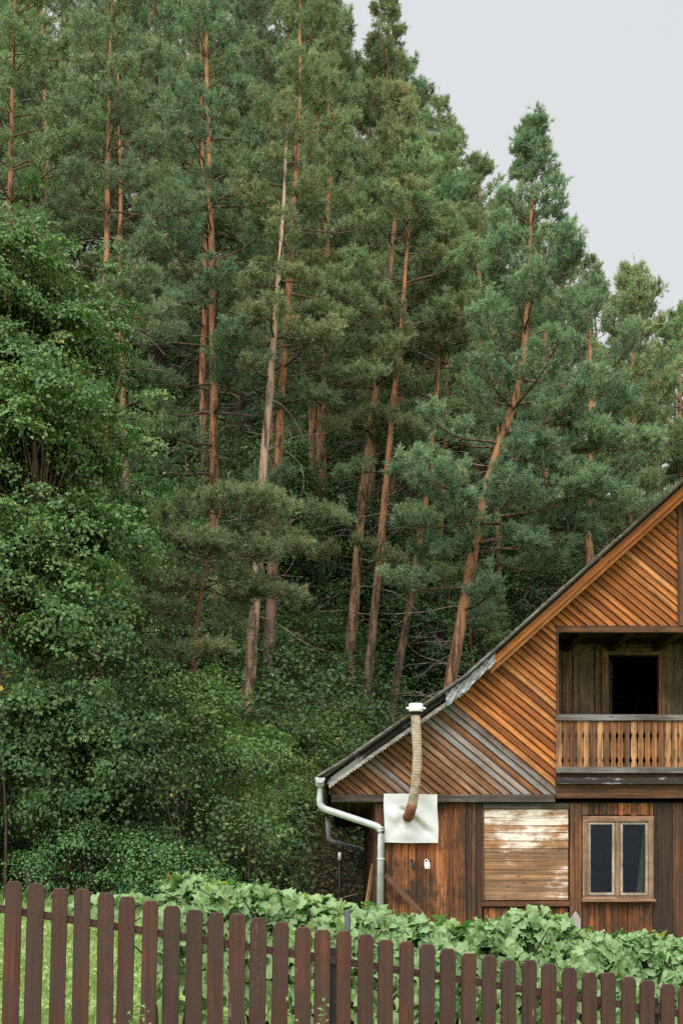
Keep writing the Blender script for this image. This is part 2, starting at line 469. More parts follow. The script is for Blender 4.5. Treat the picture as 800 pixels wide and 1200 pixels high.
def bark(name, low, high, z0, z1):
    t = NT(name); o = t.coord('Object')
    sp_ = t.n.new('ShaderNodeSeparateXYZ'); t.l(o, sp_.inputs[0])
    n1 = t.noise(t.mapping(o, (7, 7, 1.7)), 1, 5, .65)
    n2 = t.noise(t.mapping(o, (1.2, 1.2, .5)), 1, 3)
    z = t.math('ADD', sp_.outputs[2], t.math('MULTIPLY_ADD', n2, 5., -2.5))
    f = t.math('DIVIDE', t.math('SUBTRACT', z, z0), z1 - z0, clamp=True)
    c = t.mix(f, low, high)
    cr = t.ramp(n1, [(.40, (1, 1, 1)), (.55, (0, 0, 0))])
    c = t.mix(t.math('MULTIPLY', cr, .82), c, (.025, .018, .014))
    inf = t.n.new('ShaderNodeObjectInfo')
    hs = t.n.new('ShaderNodeHueSaturation'); t.l(c, hs.inputs['Color'])
    t.l(t.math('MULTIPLY_ADD', inf.outputs['Random'], .4, .8), hs.inputs['Value'])
    return t.done(t.principled(hs.outputs[0], .9, .15, t.bump(n1, .7, .04)))
M['bark'] = bark('pine_bark', (.135, .098, .078), (.37, .182, .090), 1., 6.5)
M['bark_lit'] = bark('lit_pine_bark', (.27, .17, .11), (.46, .27, .15), 0, 4)  # lighter copy of the pine bark, full daylight painted into its colour
M['bark_pale'] = bark('pale_pine_bark', (.30, .19, .125), (.38, .27, .19), 1, 9)
M['bark_dark'] = bark('dark_bark', (.075, .055, .043), (.13, .085, .055), 2, 9)
M['limb'] = bark('limb_bark', (.115, .085, .064), (.17, .105, .066), 3, 12)
M['twig'] = bark('grey_twigs', (.19, .16, .13), (.23, .19, .15), 1, 9)

def ground_mat():
    t = NT('ground_soil'); o = t.coord('Object')
    n = t.noise(o, .9, 6, .6); n2 = t.noise(o, 7, 5, .7)
    sp_ = t.n.new('ShaderNodeSeparateXYZ'); t.l(o, sp_.inputs[0])
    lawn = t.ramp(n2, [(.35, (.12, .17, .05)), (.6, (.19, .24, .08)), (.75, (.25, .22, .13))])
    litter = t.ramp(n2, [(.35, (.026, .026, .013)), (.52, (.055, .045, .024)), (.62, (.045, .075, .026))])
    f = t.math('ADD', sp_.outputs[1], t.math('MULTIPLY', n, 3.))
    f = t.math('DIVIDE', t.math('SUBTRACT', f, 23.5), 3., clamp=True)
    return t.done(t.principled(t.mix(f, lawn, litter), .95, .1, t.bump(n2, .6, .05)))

# ------------------------------------------------------------------ ground: one sheet to the horizon
xs = np.concatenate([np.linspace(-400, -45, 24), np.linspace(-42, 42, 141), np.linspace(45, 400, 24)])
ys = np.concatenate([np.linspace(-60, -4, 12), np.linspace(-2, 80, 150), np.linspace(84, 600, 34)])
gx, gy = np.meshgrid(xs, ys)
gz = ground(gx, gy)
V = np.stack([gx, gy, gz], -1).reshape(-1, 3)
nx, ny = len(xs), len(ys)
i = (np.arange(ny - 1)[:, None] * nx + np.arange(nx - 1)[None, :]).ravel()
Q = np.stack([i, i + 1, i + nx + 1, i + nx], -1)
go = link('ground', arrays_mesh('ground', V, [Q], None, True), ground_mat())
tag(go, 'grassy garden ground rising into the wooded hillside', 'ground', kind='structure')

# ------------------------------------------------------------------ house
YF = 20.0
def HX(px, Y=YF): return (px - CX) * Y / F
def HZ(py, Y=YF): return EYE + (HY - py) * Y / F
XA = HX(797, 19.9)                     # ridge line
def mx(x): return 2 * XA - x
zb = float(ground(HX(620), YF)) - .15
house = thing('wooden_house', 'old brown wooden gabled house with diagonal boards and a balcony', 'house', (XA, YF + 4.6, zb))
YB = 29.2                              # rear wall

def clip(poly, nx_, nz_, c_, keep_le):
    out_ = []
    n = len(poly)
    for k in range(n):
        a = poly[k]; b = poly[(k + 1) % n]
        da = a[0] * nx_ + a[1] * nz_ - c_; db = b[0] * nx_ + b[1] * nz_ - c_
        if not keep_le: da, db = -da, -db
        if da <= 0: out_.append(a)
        if (da < 0 < db) or (db < 0 < da):
            s_ = da / (da - db)
            out_.append((a[0] + (b[0] - a[0]) * s_, a[1] + (b[1] - a[1]) * s_))
    return out_

# roof outline (at the verge plane) : eave, kink, ridge
YG = 19.9
YV = 19.5
def g(px, py, Y=YG): return (HX(px, Y), HZ(py, Y))
E_, K_, A_ = g(377, 912), g(543, 796), g(797, 567)
def roof_z(x):
    x = x if x < XA else mx(x)
    if x < K_[0]: return E_[1] + (x - E_[0]) * (K_[1] - E_[1]) / (K_[0] - E_[0])
    return K_[1] + (x - K_[0]) * (A_[1] - K_[1]) / (A_[0] - K_[0])

zbase = g(0, 931)[1]
xo, zo_top, zo_bot = g(651, 0)[0], g(0, 735)[1], g(0, 908)[1]
dr = .10
pieces = [
    [(g(385, 0)[0], zbase), (K_[0], zbase), (K_[0], roof_z(K_[0]) - dr), (g(385, 0)[0], roof_z(g(385, 0)[0]) - dr)],
    [(K_[0], zbase), (xo, zbase), (xo, roof_z(xo) - dr), (K_[0], roof_z(K_[0]) - dr)],
    [(xo, zo_top), (XA - .05, zo_top), (XA - .05, roof_z(XA - .05) - dr), (xo, roof_z(xo) - dr)],
]
dirv = np.array([math.cos(R(39.6)), -math.sin(R(39.6))])       # along the boards, down to the right
acr = np.array([dirv[1] * -1, dirv[0]])                         # across, up to the right
bw = .092
lim = np.dot(acr, g(532, 829))                                   # boundary between silvered and varnished boards
def gable(mir):
    new, old = MB(), MB()
    for pc in pieces:
        vs = [np.dot(acr, q) for q in pc]
        for k in range(int(math.floor(min(vs) / bw)) - 1, int(math.ceil(max(vs) / bw)) + 1):
            v0 = k * bw
            rr = random.Random(k * 13 + (5 if mir else 0))
            isold = (v0 + bw / 2 < lim)
            p = rr.random(); ou = rr.random() * 20
            p = p * .8 + .1
            if not isold and rr.random() < .07: p = 1.
            gv = rr.random() ** 1.6 * .62 - .04 if isold else (.05 if rr.random() > .06 else .3)
            if isold and lim - v0 < bw * 8: gv += .14
            if isold and lim - v0 > bw * 17: gv -= .2
            tilt = rr.uniform(-.004, .004)
            # profile: groove, bevel that faces up, face that leans slightly down
            prof = [(0., .0, .012), (.009, .14, -.024), (bw - .040, .14, -.020 + tilt), (bw - .001, .0, .012)]
            for q in range(3):
                a0, _, d0 = prof[q]; a1, _, d1 = prof[q + 1]
                # v increases upward: face bottom..top
                poly = clip(clip(pc, acr[0], acr[1], v0 + a0, False), acr[0], acr[1], v0 + a1, True)
                if len(poly) < 3: continue
                pts, uv = [], []
                for (x, z) in poly:
                    v = np.dot(acr, (x, z)) - v0
                    f_ = (v - a0) / (a1 - a0)
                    # outward = smaller y ; lower edge of the face sticks out most
                    y = YG + (d0 + (d1 - d0) * f_) * 1.0
                    pts.append((mx(x) if mir else x, y, z))
                    uv.append((np.dot(dirv, (x, z)) + ou, v + k * 3.1))
                if mir: pts, uv = pts[::-1], uv[::-1]
                (old if isold else new).face(pts, uv, p, gv)
    return new, old
gn, gold = gable(False); gn2, gold2 = gable(True)
for a in (gn, gn2):
    o = a.build('gable_cladding', M['diag'], house); o['label'] = 'varnished orange diagonal boards'
for a in (gold, gold2):
    o = a.build('gable_cladding', M['old_boards'], house); o['label'] = 'silvered weathered diagonal boards above the eave'
# backing behind the boards
bk = MB()
for pc in pieces:
    for m in (False, True):
        a = [((mx(x) if m else x), YG + .03, z) for x, z in pc]; b_ = [(q[0], YG + .05, q[2]) for q in a]
        if m: a, b_ = a[::-1], b_[::-1]
        bk.prism(a, b_, [(q[0], q[2]) for q in a], .3)
bk.build('gable_backing', M['dark'], house)

# centre trim and opening trims
tr = MB()
tr.box(XA - .052, XA + .052, YG - .05, YG + .02, zo_top + .02, roof_z(XA) - .22, along='z', p=.55)
tr.box(xo - .0, mx(xo), YG - .035, YG + .05, zo_top - .075, zo_top + .018, along='x', p=.4)
tr.box(xo - .002, xo + .03, YG - .03, YG + .06, zo_bot, zo_top - .078, along='z', p=.3)
tr.box(mx(xo) - .03, mx(xo) + .002, YG - .03, YG + .06, zo_bot, zo_top - .078, along='z', p=.3)
tr.build('gable_trim', M['brown_beam'], house)

# barge boards, scalloped edging, flashing
def along_roof(x0, x1, n, off, y):
    xs_ = np.linspace(x0, x1, n)
    return [(x, y, roof_z(x) - off) for x in xs_]
def verge_board(mb, x0, x1, o0, o1, y0, y1, p=.5, gv=0., seg=1.7):
    """board following the roof line between vertical offsets o0..o1 below it"""
    n = max(1, int(round(abs(x1 - x0) / seg)))
    for k in range(n):
        xa = x0 + (x1 - x0) * k / n; xb = x0 + (x1 - x0) * (k + 1) / n
        jog = random.uniform(-.006, .006)
        A = [(xa, y0 + jog, roof_z(xa) - o1), (xb, y0 + jog, roof_z(xb) - o1), (xb, y0 + jog, roof_z(xb) - o0), (xa, y0 + jog, roof_z(xa) - o0)]
        B = [(q[0], y1, q[2]) for q in A]
        uv = [(xa * 1.3, 0), (xb * 1.3, 0), (xb * 1.3, o1 - o0), (xa * 1.3, o1 - o0)]
        pp = random.uniform(.25, .9) if p is None else p
        if x1 < x0: pass
        mb.prism(A, B, uv, pp, gv)
xk0, xk1 = g(520, 0)[0], g(572, 0)[0]
bg_ = MB()
for s_ in (0, 1):
    f_ = (lambda x: x) if s_ == 0 else mx
    lo_, hi_ = (xk1, XA - .03) if s_ == 0 else (mx(XA - .03), mx(xk1))
    verge_board(bg_, lo_, hi_, .075, .20, 19.60, 19.63, None)
    verge_board(bg_, lo_, hi_, .185, .275, 19.64, 19.67, None)
bg_.build('barge_board', M['diag'], house)
dk = MB()
for lo_, hi_ in ((E_[0] + .02, XA), (XA, mx(E_[0] + .02))):
    verge_board(dk, lo_, hi_, .022, .074, 19.66, 19.72, .2)
    verge_board(dk, lo_, hi_, .076, .17, 19.70, 19.84, .1)
dk.build('rafter', M['black_beam'], house)
for lo_, hi_ in ((E_[0] + .08, xk1 - .03), (mx(xk1 - .03), mx(E_[0] + .08))):
    gb = MB(); verge_board(gb, lo_, hi_, .10, .165, 19.61, 19.64, None, .25)
    o = gb.build('barge_board', M['black_beam'], house); o['label'] = 'blackened lower barge board'
sc = MB()
for lo_, hi_ in ((E_[0] + .10, K_[0] + .06), (mx(K_[0] + .06), mx(E_[0] + .10))):
    n = 46
    xs_ = np.linspace(lo_, hi_, n * 4 + 1)
    for k in range(len(xs_) - 1):
        xa, xb = xs_[k], xs_[k + 1]
        wv = lambda q: .215 + .022 * abs(math.sin(math.pi * q / 4)) + .004 * math.sin(q * .37)
        A = [(xa, 19.58, roof_z(xa) - wv(k)), (xb, 19.58, roof_z(xb) - wv(k + 1)), (xb, 19.58, roof_z(xb) - .165), (xa, 19.58, roof_z(xa) - .165)]
        B = [(q[0], 19.60, q[2]) for q in A]
        sc.prism(A, B, [(q[0], q[2]) for q in A], .7, .3)
o = sc.build('scalloped_edging', M['greywood'], house)
# crumpled sheet at the kink
nu, nv = 26, 7
for s_ in (0, 1):
    fl = Arr()
    gu, gv_ = np.meshgrid(np.linspace(0, 1, nu), np.linspace(0, 1, nv), indexing='ij')
    X = xk0 + (xk1 - xk0 + .06) * gu
    rz = np.array([[roof_z(x) for x in row] for row in X])
    Zf = rz - .04 - (.19 - .05 * gu) * gv_ * (1 + .06 * np.sin(gu * 17)) + .008 * np.sin(gu * 23 + 2)
    Yf = 19.565 + .02 * np.sin(gu * 31 + gv_ * 7) + .012 * rng.standard_normal(gu.shape)
    if s_: X = 2 * XA - X
    Vv = np.stack([X, Yf, Zf], -1).reshape(-1, 3)
    ii = (np.arange(nu - 1)[:, None] * nv + np.arange(nv - 1)[None, :]).ravel()
    fl.add(Vv, np.stack([ii, ii + nv, ii + nv + 1, ii + 1], -1))
    arr_build(fl, 'flashing', M['flash'], house, False)

# roof sheets: corrugated, slightly uneven at the verge
rf = Arr()
yy = np.linspace(YV, YB + .5, 54 * 6 + 1)
for s_ in (0, 1):
    px_ = np.array([E_[0] - .05, (E_[0] + K_[0]) / 2, K_[0], (K_[0] * 2 + XA) / 3, (K_[0] + 2 * XA) / 3, XA])
    pz_ = np.array([roof_z(max(x, E_[0])) - (.04 if x < E_[0] else 0) for x in px_])
    for lift in (0., -.02):
        Zr = pz_[:, None] + .02 * np.sin(yy * 2 * np.pi / .177)[None, :] + lift
        Xr = np.repeat(px_[:, None], len(yy), 1)
        if s_: Xr = 2 * XA - Xr
        Vv = np.stack([Xr, np.repeat(yy[None], len(px_), 0), Zr], -1).reshape(-1, 3)
        n_ = len(yy)
        ii = (np.arange(len(px_) - 1)[:, None] * n_ + np.arange(n_ - 1)[None, :]).ravel()
        rf.add(Vv, np.stack([ii, ii + 1, ii + n_ + 1, ii + n_], -1))
roof = arr_build(rf, 'roof', M['roof'], house, True)
# sheet rims at the verge (broken tile edge)
rim = MB()
for lo_, hi_ in ((E_[0] - .05, XA), (XA, mx(E_[0] - .05))):
    n = 15
    for k in range(n):
        xa = lo_ + (hi_ - lo_) * k / n; xb = lo_ + (hi_ - lo_) * (k + 1) / n - .004
        u_ = random.uniform(-.012, .012)
        ra = lambda x: roof_z(min(max(x, E_[0]), mx(E_[0])))
        A = [(xa, YV - .03 + u_, ra(xa) - .012), (xb, YV - .03 + u_, ra(xb) - .012 ), (xb, YV - .03 + u_, ra(xb) + .026 + u_ * .6), (xa, YV - .03 + u_, ra(xa) + .026 + u_ * .6)]
        B = [(q[0], YV + .14, q[2]) for q in A]
        rim.prism(A, B, [(q[0], q[2]) for q in A], random.random(), random.uniform(.1, .5))
rim.build('verge_tile', M['beam'], roof)
# underside boarding of the roof overhang
ud = MB()
for lo_, hi_ in ((E_[0], XA), (XA, mx(E_[0]))):
    n = 12
    for k in range(n):
        xa = lo_ + (hi_ - lo_) * k / n; xb = lo_ + (hi_ - lo_) * (k + 1) / n
        A = [(xa, YV + .17, roof_z(xa) - .045), (xb, YV + .17, roof_z(xb) - .045), (xb, YB + .4, roof_z(xb) - .045), (xa, YB + .4, roof_z(xa) - .045)]
        ud.face(A, [(q[1], q[0]) for q in A], .3)
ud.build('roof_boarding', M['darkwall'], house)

# eave box, beams
bm_ = MB()
xe = g(388, 0)[0]; xw0 = HX(440); xw1 = mx(xw0)
z938 = g(0, 940)[1]
bm_.box(xe, xo - .02, YG - .05, YG + .08, z938, zbase - .002, along='x', p=.4, g=.1)
bm_.build('eave_beam', M['beam'], house)
bm_ = MB(); bm_.box(mx(xo - .02), mx(xe), YG - .05, YG + .08, z938, zbase - .002, along='x', p=.4, g=.1)
bm_.build('eave_beam', M['beam'], house)
for m in (False, True):
    sf = MB()
    f_ = (lambda a, b: (mx(b), mx(a))) if m else (lambda a, b: (a, b))
    for k in range(5):
        x0 = xe + .02 + k * (xw0 - xe - .02) / 5; x1 = x0 + (xw0 - xe - .02) / 5 - .006
        sf.box(*f_(x0, x1), YG + .09, YB, z938 + .03, z938 + .05, along='y')
    sf.box(*f_(xe, xe + .022), YG + .085, YB, z938, roof_z(xe) - .06, along='y')
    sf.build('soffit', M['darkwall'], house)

# balcony beams under the railing (three members)
zz = lambda py: HZ(py, YG)
bb = MB(); bb.box(xo - .01, mx(xo - .01), YG - .12, YG + .03, zz(906.5), zz(899.5), along='x', p=.6, g=.35)
bb.build('balcony_beam', M['beam'], house)
bb = MB(); bb.box(xo - .015, mx(xo - .015), YG - .14, YG + .05, zz(919.5), zz(912), along='x', p=.3, g=.05)
o = bb.build('balcony_beam', M['black_beam'], house); o['label'] = 'blackened lower balcony beam'
bb = MB()
bb.box(xo - .005, mx(xo), YG - .02, YG + .04, zz(911.8), zz(906.6), along='x', p=.4)
bb.box(xo - .005, mx(xo), YG - .06, YG + .05, zz(935.5), zz(920), along='x', p=.45, g=.12)
o = bb.build('balcony_beam', M['brown_beam'], house); o['label'] = 'brown board beneath the balcony'

# balcony recess
YR = 21.55
zfl = zz(905)
rc = MB()
# back wall: vertical boards with a door opening (as seen through the balcony)
dl, dr_ = HX(712, YR), HX(771, YR)
dt = HZ(768, YR)
x = xo - .25
ztop_r = zo_top + .25
while x < mx(xo) + .25:
    w = random.uniform(.11, .2)
    x1 = min(x + w, mx(xo) + .25)
    yj = YR + random.choice([0, .0, .02, .035])
    if x1 <= dl - .1 or x >= dr_ + .1:
        rc.box(x, x1 - .006, yj, yj + .03, zfl, ztop_r, along='z')
    else:
        rc.box(x, x1 - .006, yj, yj + .03, dt + .08, ztop_r, along='z')
        if x < dl - .1: rc.box(x, dl - .1, yj, yj + .03, zfl, dt + .08, along='z')
        if x1 > dr_ + .1: rc.box(dr_ + .1, x1, yj, yj + .03, zfl, dt + .08, along='z')
    x = x1
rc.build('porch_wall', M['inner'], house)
rb_ = MB()
rb_.box(xo - .25, mx(xo) + .25, YR + .066, YR + .08, dt + .082, ztop_r, along='x')
rb_.box(xo - .25, dl - .1, YR + .066, YR + .08, zfl, dt + .08, along='x')
rb_.box(dr_ + .1, mx(xo) + .25, YR + .066, YR + .08, zfl, dt + .08, along='x')
# side walls, floor and ceiling of the recess
for m in (False, True):
    for k in range(9):
        y0 = YG + .07 + k * (YR - YG - .07) / 9; y1 = y0 + (YR - YG - .07) / 9 - .006
        a, b_ = xo - .04, xo - .01
        if m: a, b_ = mx(b_), mx(a)
        rb_.box(a, b_, y0, y1, zfl, ztop_r, along='z')
for k in range(10):
    y0 = YG + .06 + k * (YR - YG - .06) / 10; y1 = y0 + (YR - YG - .06) / 10 - .005
    rb_.box(xo - .3, mx(xo) + .3, y0, y1, zfl - .05, zfl - .01, along='x')
    rb_.box(xo - .3, mx(xo) + .3, y0, y1, zo_top + .03, zo_top + .055, along='x')
for xx in np.linspace(xo + .4, mx(xo) - .4, 5):
    rb_.box(xx - .05, xx + .05, YG + .06, YR, zo_top - .08, zo_top + .028, along='y')
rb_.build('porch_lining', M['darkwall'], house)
# door frame, leaf, dark room
df = MB()
df.box(dl - .1, dl, YR - .04, YR + .1, zfl, dt + .1, along='z', p=.9)
df.box(dr_, dr_ + .1, YR - .04, YR + .1, zfl, dt + .1, along='z', p=1.)
df.box(dl, dr_, YR - .04, YR + .1, dt, dt + .1, along='x', p=.4)
dfo = df.build('porch_door', M['inner'], house)
dlf = MB()
for k in range(5):
    a = np.array([dl + .03, YR + .08, 0]) + np.array([math.sin(R(15)), math.cos(R(15)), 0]) * .15 * k
    b_ = a + np.array([math.sin(R(15)), math.cos(R(15)), 0]) * .145
    A = [(a[0], a[1], zfl + .02), (b_[0], b_[1], zfl + .02), (b_[0], b_[1], dt - .02), (a[0], a[1], dt - .02)]
    B = [(q[0] - .03, q[1], q[2]) for q in A]
    dlf.prism(A, B, [(q[2], q[1]) for q in A], .2 + .1 * k)
dlf.build('door_leaf', M['inner'], dfo)
hd = Arr()
tube(hd, [(dl + .06, YR + .06, zfl + 1.0), (dl + .03, YR + .02, zfl + 1.0), (dl + .03, YR + .01, zfl + .9)], .012, 6, True)
arr_build(hd, 'handle', M['black'], dfo)
rm = MB()
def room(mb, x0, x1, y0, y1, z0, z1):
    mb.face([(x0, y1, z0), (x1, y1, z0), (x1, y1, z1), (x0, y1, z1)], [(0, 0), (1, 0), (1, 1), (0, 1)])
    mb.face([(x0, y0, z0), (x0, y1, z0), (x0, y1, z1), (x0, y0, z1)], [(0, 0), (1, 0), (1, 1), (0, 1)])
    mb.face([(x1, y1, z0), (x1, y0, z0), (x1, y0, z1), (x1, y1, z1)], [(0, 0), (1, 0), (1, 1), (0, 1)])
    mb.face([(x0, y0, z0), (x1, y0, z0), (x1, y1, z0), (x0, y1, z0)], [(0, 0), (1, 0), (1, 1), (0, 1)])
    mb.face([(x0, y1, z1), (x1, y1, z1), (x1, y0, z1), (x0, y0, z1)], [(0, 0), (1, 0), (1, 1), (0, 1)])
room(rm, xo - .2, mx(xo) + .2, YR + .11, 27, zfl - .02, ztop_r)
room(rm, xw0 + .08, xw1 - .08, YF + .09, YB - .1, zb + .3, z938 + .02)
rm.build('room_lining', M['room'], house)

# railing
rl = MB()
rl.box(xo - .012, mx(xo - .012), YG - .09, YG + .035, zz(845), zz(838), along='x', p=.7, g=.4)
rail = rl.build('balcony_railing', M['beam'], house)
rl = MB(); rl.box(xo, mx(xo), YG - .03, YG + .01, zz(850), zz(846), along='x', p=.5)
rl.build('lower_rail', M['baluster'], rail)
nb = 37
bx = np.linspace(xo + .035, mx(xo) - .035, nb)
zt, zl = zz(846), zz(900)
prof_t = [0, .20, .27, .315, .36, .50, .74, .80, .845, .90, 1]
prof_w = [1, 1, .80, .60, .84, .98, .98, .80, .58, .86, 1]
for k in range(nb):
    b_ = MB(); rr = random.Random(k)
    hw = .0435 + rr.uniform(-.003, .002)
    y0 = YG - .055 + rr.uniform(-.006, .006)
    left = [(bx[k] - hw * w_, zt + (zl - zt) * t_) for t_, w_ in zip(prof_t, prof_w)]
    right = [(bx[k] + hw * w_, zt + (zl - zt) * t_) for t_, w_ in zip(prof_t, prof_w)]
    p = rr.choice([.05, .3, .45, .55, .6, .7, .85, 1.])
    ou = rr.random() * 20
    for q in range(len(left) - 1):
        A = [(left[q + 1][0], y0, left[q + 1][1]), (right[q + 1][0], y0, right[q + 1][1]), (right[q][0], y0, right[q][1]), (left[q][0], y0, left[q][1])]
        B = [(c[0], y0 + .022, c[2]) for c in A]
        b_.prism(A, B, [(c[2] + ou, c[0]) for c in A], p, .02)
    b_.build('baluster', M['baluster'], rail)

# lower wall ----------------------------------------------------------
def vboards(mb, x0, x1, z0, z1, y, wmin, wmax, pr=None, gr=0., jit=.012):
    x = x0
    while x < x1 - .02:
        w = random.uniform(wmin, wmax)
        xe_ = min(x + w, x1)
        if x1 - xe_ < wmin * .5: xe_ = x1
        yj = y + random.uniform(-jit, jit)
        mb.box(x, xe_ - random.uniform(.003, .009), yj - .022, yj, z0 + random.uniform(0, .02), z1, along='z', p=None if pr is None else random.uniform(*pr), g=gr + random.uniform(0, .1))
        x = xe_
zT = g(0, 941)[1]
w1 = MB(); vboards(w1, HX(451), HX(546), zb + .3, zT, YF, .09, .15, (.25, 1.), .0)
o = w1.build('wall_boards', M['wall'], house); o['label'] = 'orange-brown vertical boards behind the flue'
w2 = MB(); vboards(w2, HX(546), HX(565), zb + .3, zT, YF - .01, .07, .11, (.3, 1), .12)
w2.box(HX(549.5), HX(551), YF - .05, YF - .035, zb + .3, zT, along='z', p=1, g=.3)
o = w2.build('wall_boards', M['darkwall'], house); o['label'] = 'blackened vertical boards beside the boarded panel'
w3 = MB(); vboards(w3, HX(566.5), HX(664.5), zb + .3, HZ(1064), YF + .01, .06, .1, (.3, .9), .0)
w3.build('wall_boards', M['wall'], house)
w3 = MB(); vboards(w3, HX(681.5), HX(764), HZ(956), zT, YF + .01, .06, .11, (.2, .95), .0)
w3.build('wall_boards', M['wall'], house)
w3 = MB(); vboards(w3, HX(681.5), HX(764), zb + .3, HZ(1057), YF + .01, .08, .13, (.0, .62), .02)
w3.build('wall_boards', M['wall'], house)
w4 = MB(); vboards(w4, HX(764.5), mx(HX(566)), zb + .3, zT, YF, .09, .16, None, .06)
o = w4.build('wall_boards', M['darkwall'], house); o['label'] = 'nearly black old boards beside the window'
w5 = MB(); vboards(w5, mx(HX(566)) + .004, mx(HX(440)) - .1, zb + .3, zT, YF, .09, .16, None, .0)
w5.build('wall_boards', M['wall'], house)
# horizontal boarded panel
hp = MB()
edges = [948.5, 959, 967.5, 976, 985.5, 994.5, 1006.5, 1019, 1031.5, 1044, 1055]
gs = [.42, .52, .34, .46, .30, -.02, .10, .02, -.0, .04]
ps = [.7, .8, .7, .9, .7, .1, .5, .35, .15, .2]
for k in range(10):
    yj = YF - .03 + random.uniform(-.006, .006)
    hp.box(HX(566.5), HX(664.5), yj - .02, yj + .02, HZ(edges[k + 1]) + .004, HZ(edges[k]) - .002, along='x', p=ps[k], g=gs[k])
o = hp.build('boarded_panel', M['peel'], house); o['label'] = 'horizontal boards with peeling whitish paint'
pf = MB()
pf.box(HX(565), HX(665.5), YF - .07, YF + .02, HZ(948), zT - .003, along='x', p=.4, g=.15)
o = pf.build('panel_lintel', M['beam'], house)
pf = MB()
pf.box(HX(563.5), HX(666), YF - .07, YF + .02, HZ(1062), HZ(1056), along='x', p=.5)
pf.box(HX(563.5), HX(566), YF - .065, YF + .02, HZ(1055.6), HZ(948.3), along='z', p=.2)
pf.build('panel_sill', M['brown_beam'], house)
for xa_, xb_, ya_, yb_, p_ in ((HX(666.5), HX(680), -.06, .05, .7), (mx(HX(680)), mx(HX(666.5)), -.06, .05, .3),
                               (xw0 - .01, HX(450), -.05, .1, .55), (mx(HX(450)), mx(xw0 - .01), -.05, .1, .55)):
    po = MB(); po.box(xa_, xb_, YF + ya_, YF + yb_, zb + .3, zT - .004, along='z', p=p_)
    po.build('wall_post', M['brown_beam'], house)
# backing, leaving the window open
wb = MB()
wx0, wx1, wz0, wz1 = HX(688), HX(758), HZ(1052), HZ(962)
for a in ((xw0 + .02, wx0, zb, z938 + .02), (wx1, xw1 - .02, zb, z938 + .02), (wx0, wx1, zb, wz0), (wx0, wx1, wz1, z938 + .02)):
    wb.box(a[0], a[1], YF + .055, YF + .075, a[2], a[3], p=.3)
wb.build('wall_backing', M['dark'], house)
# side and rear walls
sw = MB()
for X0 in (xw0, xw1):
    y = YF + .11
    while y < YB:
        w = random.uniform(.12, .2); y1 = min(y + w, YB)
        j = random.uniform(-.01, .01)
        sw.box(X0 - .02 + j, X0 + .02 + j, y, y1 - .006, zb + .3, z938 + .03, along='z', g=.1)
        y = y1
sw.box(xw0, xw1, YB, YB + .06, zb + .3, z938 + .03, along='x')
A = [(E_[0] + .1, YB + .1, z938), (mx(E_[0] + .1), YB + .1, z938), (mx(K_[0]), YB + .1, roof_z(K_[0]) - .08), (XA, YB + .1, roof_z(XA) - .08), (K_[0], YB + .1, roof_z(K_[0]) - .08)]
sw.face(A, [(q[0], q[2]) for q in A]); 
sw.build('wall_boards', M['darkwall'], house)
pn = MB(); pn.box(xw0 - .06, xw1 + .06, YF - .09, YB + .1, zb - .6, zb + .298, p=.4)
pn.build('plinth', M['stone'], house)

# window
wf = MB()
def ring(mb, px0, px1, py0, py1, w, y0, y1, pr=(.2, .9), gv=0.):
    x0, x1, z0, z1 = HX(px0), HX(px1), HZ(py1), HZ(py0)
    mb.box(x0, x1, y0, y1, z1 - w, z1, along='x', p=random.uniform(*pr), g=gv)
    mb.box(x0, x1, y0, y1, z0, z0 + w, along='x', p=random.uniform(*pr), g=gv)
    mb.box(x0, x0 + w, y0 + .002, y1, z0 + w, z1 - w, along='z', p=random.uniform(*pr), g=gv)
    mb.box(x1 - w, x1, y0 + .002, y1, z0 + w, z1 - w, along='z', p=random.uniform(*pr), g=gv)
ring(wf, 681.2, 764, 956.5, 1055.5, .075, YF - .075, YF + .05, gv=.02)
wf.box(HX(719.5), HX(725), YF - .06, YF + .05, HZ(1049), HZ(963), along='z', p=.3, g=.05)
win = wf.build('window', M['frame'], house)
ws = MB(); ws.box(HX(680), HX(765.5), YF - .13, YF - .077, HZ(1056.6), HZ(1053.6), along='x', p=.5); ws.build('sill', M['frame'], win)
for a, b_ in ((688, 718.8), (725.6, 757.5)):
    s_ = MB(); ring(s_, a, b_, 963.3, 1048.8, .034, YF - .05, YF + .0, gv=.12); s_.build('sash', M['sash'], win)
    gl = MB(); x0, x1, z0, z1 = HX(a) + .02, HX(b_) - .02, HZ(1048.8) + .02, HZ(963.3) - .02
    gl.face([(x0, YF - .02, z0), (x1, YF - .02, z0), (x1, YF - .02, z1), (x0, YF - .02, z1)], [(0, 0), (1, 0), (1, 1), (0, 1)])
    gl.build('pane', M['glass'], win)
cu = Arr()
n_ = 22
tt = np.linspace(0, 1, n_)
for z0, z1, sh in ((HZ(1046), HZ(965), 0.),):
    zs_ = np.linspace(z0, z1, 12)
    Xc = HX(756.5) - tt[:, None] * (.125 - .11 * ((zs_[None, :] - z0) / (z1 - z0)) ** .8)
    Yc = YF + .085 + .018 * np.sin(tt * 26)[:, None] + 0 * zs_[None, :]
    Vv = np.stack([Xc, Yc, np.repeat(zs_[None], n_, 0)], -1).reshape(-1, 3)
    ii = (np.arange(n_ - 1)[:, None] * 12 + np.arange(11)[None]).ravel()
    cu.add(Vv, np.stack([ii, ii + 12, ii + 13, ii + 1], -1))
arr_build(cu, 'curtain', M['curtain'], win)

